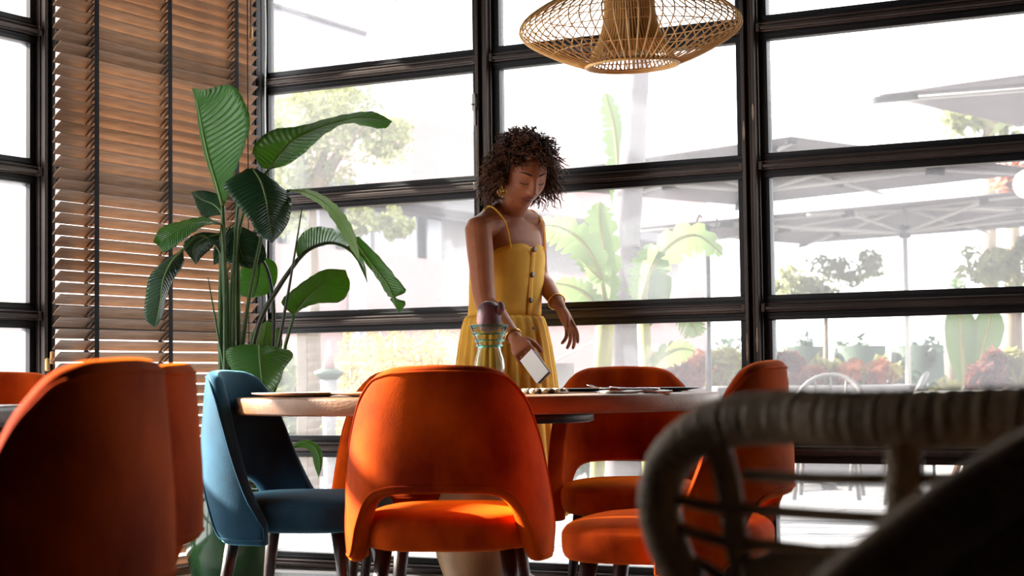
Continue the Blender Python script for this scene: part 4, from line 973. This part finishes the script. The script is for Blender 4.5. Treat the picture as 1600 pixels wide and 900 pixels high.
frond(bp2, q_, [at(1040, 470, Y + .3), at(1075, 495, Y + .3), at(1090, 525, Y + .3)], .09, (.8, -.3, .3), 10, 1)
for y in (470, 500, 510, 590):
    p = at(1005, y, Y); b = MB(); b.tube([Vector((0, 0, 0)), (p - q_) * .5, p - q_], .035, 8); b.obj('stem', M['f_lime'], bp2)
bp3 = tag(empty('banana_plant', ground(1508, 610, 11)), 'young banana plant with upright rounded leaves outside on the right', 'plant'); q_ = Vector(bp3.location); Y = 11
frond(bp3, q_, [at(1508, 600, Y), at(1502, 540, Y), at(1500, 500, Y), at(1498, 478, Y)], .10, (1, -.2, 0), 11)
frond(bp3, q_, [at(1525, 600, Y), at(1535, 545, Y), at(1545, 505, Y), at(1548, 480, Y)], .10, (1, -.2, .2), 12)
for x in (1508, 1525): p = at(x, 596, Y); b = MB(); b.tube([Vector((0, 0, 0)), p - q_], .03, 8); b.obj('stem', M['f_lime'], bp3)

# planters and succulents
def planter(x0, x1, Y0, Y1, h, label):
    a, c = ground(x0, 600, Y0), ground(x1, 600, Y1); d = (c - a).normalized(); n2 = Vector((-d.y, d.x, 0)); t = tag(empty('planter_box', a.lerp(c, .5)), label, 'planter'); L_ = (c - a).length
    b = MB(); b.box(n2 * .05 + UP * h / 2, (L_, .1, h), d, n2); b.box(n2 * .75 + UP * h / 2, (L_, .1, h), d, n2); b.box(d * (L_ / 2 - .05) + n2 * .4 + UP * h / 2, (.1, .8, h), d, n2); b.box(-d * (L_ / 2 - .05) + n2 * .4 + UP * h / 2, (.1, .8, h), d, n2); b.obj('box', M['planter'], t, False, .01)
    b = MB(); b.box(n2 * .4 + UP * (h - .12), (L_ - .1, .7, .06), d, n2); b.obj('soil', M['soil'], t, False); return t, d, n2
planter(1120, 1440, 13, 13, .74, 'long pale planter of succulents outside the right-hand windows')
planter(1508, 1740, 9.5, 9.5, .71, 'pale planter box outside at the far right')
planter(1010, 1165, 14.2, 13.8, .72, 'pale planter of orange bushes outside right of the palm')
def succ(px, py, Y, r, m, seed, label): 
    p = at(px, py, Y); n = int(260 * max(1, r / .2)); return bush((p.x, p.y, p.z - r * 1.5), (r * 1.25, r, r * 1.0), n, .11, m, seed, label, 'succulent', cat='succulent', aspect=1.8)
for k, (px, py, Y, r, m, lb) in enumerate(((1232, 560, 13.4, .16, 'f_red', 'dark russet succulent at the left end of the long planter'), (1244, 578, 13.2, .13, 'f_red', 'low russet succulent in front of the dark one by the post'), (1275, 572, 13.4, .17, 'f_lime', 'yellow succulent left of the tallest russet clump'), (1304, 560, 13.3, .19, 'f_orange', 'tallest orange-russet succulent in the middle of the long planter'), (1334, 570, 13.4, .15, 'f_orange', 'orange succulent right of the tallest clump'), (1365, 566, 13.4, .16, 'f_lime', 'yellow succulent near the umbrella pole'), (1388, 572, 13.3, .13, 'f_orange', 'small orange succulent against the umbrella pole'),
        (1550, 565, 9.9, .11, 'f_red', 'upright dark red succulent in the far right planter'), (1590, 562, 9.9, .12, 'f_lime', 'yellow succulent at the right edge of the picture'), (1040, 562, 14.3, .22, 'f_orange', 'rounded orange bush just right of the palm trunk'), (1090, 560, 14.2, .19, 'f_orange', 'orange and green bush below the lamp post'), (1125, 556, 14.2, .24, 'f_lime', 'lime green bush left of the steel window post'), (1068, 575, 14.0, .12, 'f_red', 'small russet bush between two orange ones'))):
    succ(px, py, Y, r, m, 30 + k, lb)
bush(ground(925, 600, 12.5), (.34, .3, .36), 900, .11, 'f_green', 50, 'green shrub outside between the woman and the palm')
for k, (x0, Yh, lb) in enumerate(((1212, 19, 'clipped dark green hedge section behind the long planter, left part'), (1302, 19, 'clipped dark green hedge section behind the tallest russet succulent'), (1392, 19, 'clipped dark green hedge section behind the umbrella pole'))):
    a = ground(x0 + 42, 600, Yh); V, Fc = leaves((0, 0, .62), (.32, .35, .62), 1500, .12, 60 + k, shell=.2); b = MB(); b.box((0, 0, .6), (.5, .4, 1.06)); b.add(V, Fc); o = b.obj('hedge', M['f_hedge']); o.location = a; tag(o, lb, 'hedge')
bush(ground(1135, 600, 20), (1.0, .5, .62), 1500, .13, 'f_hedge', 70, 'dark green hedge far behind the lime bush and lamp post', 'hedge', cat='hedge')
bush(ground(1446, 600, 18.3), (.16, .3, .5), 500, .11, 'f_hedge', 71, 'dark green bush just right of the umbrella pole')
bush(ground(1480, 600, 16), (.4, .3, .36), 700, .11, 'f_lime', 72, 'pale bush outside left of the young banana plant')
def small_tree(px, py, Y, r, label, seed):
    g = ground(px, 600, Y); c = at(px, py, Y); tree(g, [[g, g.lerp(c, .5), c]], [(c, (r * 1.5, r, r * .8)), (c + Vector((r * .9, 0, r * .5)), (r, r * .8, r * .6)), (c + Vector((-r * .9, 0, -.1 * r)), (r * .9, r * .8, r * .6))], 'f_willow', label, .05, n=800, size=.075, seed=seed)
small_tree(1290, 445, 18, .36, 'small pale tree beyond the long planter, left of the umbrella pole', 81)
small_tree(1592, 410, 15, .3, 'slim tree at the right edge of the picture', 82)
def far_palm(px, py, Y, rad, n, size, m, seed, label, aspect):
    g = ground(px, 600, Y); c = at(px, py, Y); t = tag(empty('palm_tree', g), label, 'palm'); b = MB(); b.tube([Vector((0, 0, 0)), (c - g) * .5, c - g], [.12, .1, .08], 8); b.obj('trunk', M['bark'], t)
    V, Fc = leaves(c - g, rad, n, size, seed, aspect=aspect); b = MB(); b.add(V, Fc); tag(b.obj('crown', M[m], t, False), kind='stuff')
far_palm(1488, 452, 20, (.12, .12, .14), 60, .3, 'f_green', 83, 'spiky palm top just above the rail right of the umbrella pole', 7)
far_palm(1545, 185, 22, (.5, .3, .25), 110, .7, 'f_willow', 84, 'palm crown below the nearest parasol corner at upper right', 8)
far_palm(1582, 280, 20, (.16, .3, .25), 90, .4, 'f_orange', 85, 'brownish palm crown at the right edge between two parasols', 6)
# white low structure left of the palm
ws = tag(empty('garden_pavilion', ground(885, 600, 14)), 'white pavilion post and sloping roof beyond the woman', 'pavilion'); wo = Vector(ws.location)
a = at(877, 560, 14) - wo; b = MB(); b.box((a.x, a.y, .45), (.2, .2, .98)); b.obj('post', M['planter'], ws, False)
b = MB(); A_, B_ = at(855, 572, 14) - wo, at(955, 520, 15.5) - wo; d = (B_ - A_); b.box((A_ + B_) / 2, (d.length, .9, .06), d.normalized(), Vector((0, 1, 0)), d.normalized().cross(Vector((0, 1, 0)))); b.obj('roof', M['planter'], ws, False)
# dark lamp post with hooks
lp = tag(empty('lamp_post', ground(1106, 600, 11.5)), 'dark slim lamp post with two hooks at its top right of the palm', 'lamp post'); lo = Vector(lp.location)
b = MB(); b.tube([Vector((0, 0, 0)), at(1105, 355, 11.5) - lo], .021, 10); b.obj('pole', M['steel'], lp)
for s in (-1, 1):
    b = MB(); b.tube([at(1105, 352, 11.5) - lo, at(1105 + s * 14, 358, 11.5) - lo, at(1105 + s * 16, 345, 11.5) - lo, at(1105 + s * 12, 336, 11.5) - lo, at(1105 + s * 8, 340, 11.5) - lo], .007, 6); b.obj('hook', M['steel'], lp)
# umbrellas
M['canvas'] = mat('taupe_canvas', (120, 112, 115), .85, trans=.3, var=.04, scale=2)
M['alu'] = mat('pale_aluminium', (176, 172, 168), .4, .2)
def umbrella(cx, cy, hu, hv, rz, ze, label, rise=.16):
    t = tag(empty('parasol', (cx, cy, GZ), rz), label, 'parasol'); e_ = ze - GZ; top = Vector((0, 0, e_ + rise)); zc = e_ - .10
    cor = [Vector((hu * sx, hv * sy, e_)) for sx, sy in ((1, 1), (-1, 1), (-1, -1), (1, -1))]
    for i in range(4):
        A_, B_ = cor[i], cor[(i + 1) % 4]; rows = []
        for j in range(7):
            q = j / 6; rows.append([top.lerp(A_.lerp(B_, k / 6), q) - UP * .02 * math.sin(math.pi * q) * math.sin(math.pi * k / 6) for k in range(7)])
        c_ = MB(); c_.grid(rows); o = c_.obj('canopy_panel', M['canvas'], t); m_ = o.modifiers.new('solidify', 'SOLIDIFY'); m_.thickness = .006
        mid = A_.lerp(B_, .5)
        for e in (A_, mid):
            c_ = MB(); c_.tube([top - UP * .04, e - UP * .03], .014, 6); c_.obj('rib', M['alu'], t)
            c_ = MB(); c_.tube([Vector((0, 0, zc)), top.lerp(e, .6) - UP * .04], .017, 6); c_.obj('strut', M['alu'], t)
            c_ = MB(); q = top.lerp(e, .6) - UP * .045; dd = (e - top).normalized(); sd_ = dd.cross(UP).normalized(); c_.box(q, (.13, .05, .06), dd, sd_, sd_.cross(dd)); c_.obj('joint', M['steel'], t, False)
        q = top.lerp(A_, .955) - UP * .025; dd = (A_ - top).normalized(); sd_ = dd.cross(UP).normalized(); c_ = MB(); c_.box(q, (.22, .06, .03), dd, sd_, sd_.cross(dd)); c_.obj('corner_pocket', M['steel'], t, False)
    c_ = MB(); c_.tube([(0, 0, .06), (0, 0, e_ + rise - .02)], .026, 12); c_.obj('pole', M['alu'], t)
    c_ = MB(); c_.lathe([(.05, zc - .06), (.06, zc - .02), (.06, zc + .03), (.04, zc + .06)], 14); c_.obj('hub', M['steel'], t)
    c_ = MB(); c_.box((0, 0, .03), (.7, .7, .06)); c_.obj('base', M['alu'], t, False, .01)
    return t
umbrella(3.7, 16.2, 2.3, 1.55, R(-45), 2.2, 'rectangular taupe parasol with its full pale pole in view on the right')
umbrella(1.80, 12.4, 1.47, 1.47, R(42), 2.2, 'taupe parasol whose pole hides behind the steel post, canopy spanning both window bays')
umbrella(4.0, 8.9, 1.5, 1.5, R(-42), 2.2, 'taupe parasol whose dark-tipped corner points in from the upper right edge')
# terrace chairs and table
M['cane'] = mat('grey_cane', (84, 80, 78), .6)
def cane_chair(x, Y, rz, label):
    g = ground(x, 600, Y); t = tag(empty('terrace_chair', g, rz), label, 'chair', 'cane chairs on the terrace'); 
    out = []
    for k in range(15): a = math.pi * k / 14; out.append(Vector((.24 * math.cos(a), -.20 - .13 * math.sin(a), .46 + .36 * math.sin(a) ** .6)))
    b = MB(); b.tube(out, .018, 8); b.obj('back_frame', M['cane'], t)
    for k in range(1, 14, 2): b = MB(); b.tube([out[k], Vector((out[k].x * .9, -.2, .46))], .009, 6); b.obj('spindle', M['cane'], t)
    b = MB(); b.lathe([(.23, .43), (.25, .445), (.24, .465), (.05, .47)], 24); b.obj('seat', M['cane'], t)
    for sx in (-1, 1):
        for sy in (-1, 1): b = MB(); b.tube([(sx * .17, sy * .17, .44), (sx * .21, sy * .22, 0)], .015, 8); b.obj('leg', M['cane'], t)
    return t
cane_chair(1374, 12.3, R(78), 'cane terrace chair left of the umbrella pole, only its back showing')
cane_chair(1292, 11.5, R(165), 'cane terrace chair in front of the long planter')
cane_chair(1440, 10.9, R(72), 'cane terrace chair right of the umbrella pole')
cane_chair(1474, 12.4, R(72), 'rightmost cane terrace chair, beside the far right planter')
tt = tag(empty('terrace_table', ground(1560, 610, 8.4)), 'low round pale terrace table outside on the right', 'table')
b = MB(); b.lathe([(.38, .70), (.4, .71), (.4, .73), (.38, .735)], 36); b.obj('tabletop', M['alu'], tt)
for k in range(3): a = k * 2.1 + .6; b = MB(); b.tube([(.1 * math.cos(a), .1 * math.sin(a), .7), (.32 * math.cos(a), .32 * math.sin(a), 0)], .017, 8); b.obj('leg', M['tablewood'], tt)
g = ground(1238, 600, 12.3); sh = tag(empty('grey_shoe', g), 'grey shoe standing on the pale paving outside the lower right pane', 'shoe')
b = MB(); rows = []
for q, w_, h_ in ((0, .03, .09), (.05, .042, .11), (.12, .04, .085), (.2, .045, .06), (.27, .035, .04), (.3, .012, .02)): rows.append([Vector((q, math.cos(2 * math.pi * k / 14) * w_, .012 + h_ * .5 + math.sin(2 * math.pi * k / 14) * h_ * .5)) for k in range(14)])
b.grid(rows, wrap=True); b.f.append(tuple(range(14))[::-1]); b.m.append(0); b.f.append(tuple(5 * 14 + k for k in range(14))); b.m.append(0); b.obj('upper', M['eave'], sh)
b = MB(); b.box((.15, 0, .008), (.31, .085, .016)); b.obj('sole', M['steel'], sh, False, .004)

gl_ = tag(empty('globe_lamp', ground(1606, 600, 9.1)), 'white globe lamp at the right edge between the two parasols', 'lamp'); go_ = Vector(gl_.location); c = at(1606, 288, 9.1) - go_
b = MB(); b.lathe([(.001, -.082), (.04, -.072), (.07, -.042), (.082, 0), (.07, .042), (.04, .072), (.001, .082)], 24, c, cap=False); b.obj('globe', M['white'], gl_, sub=1)
b = MB(); b.tube([Vector((0, 0, 0)), c - UP * .08], .018, 8); b.obj('pole', M['steel'], gl_)
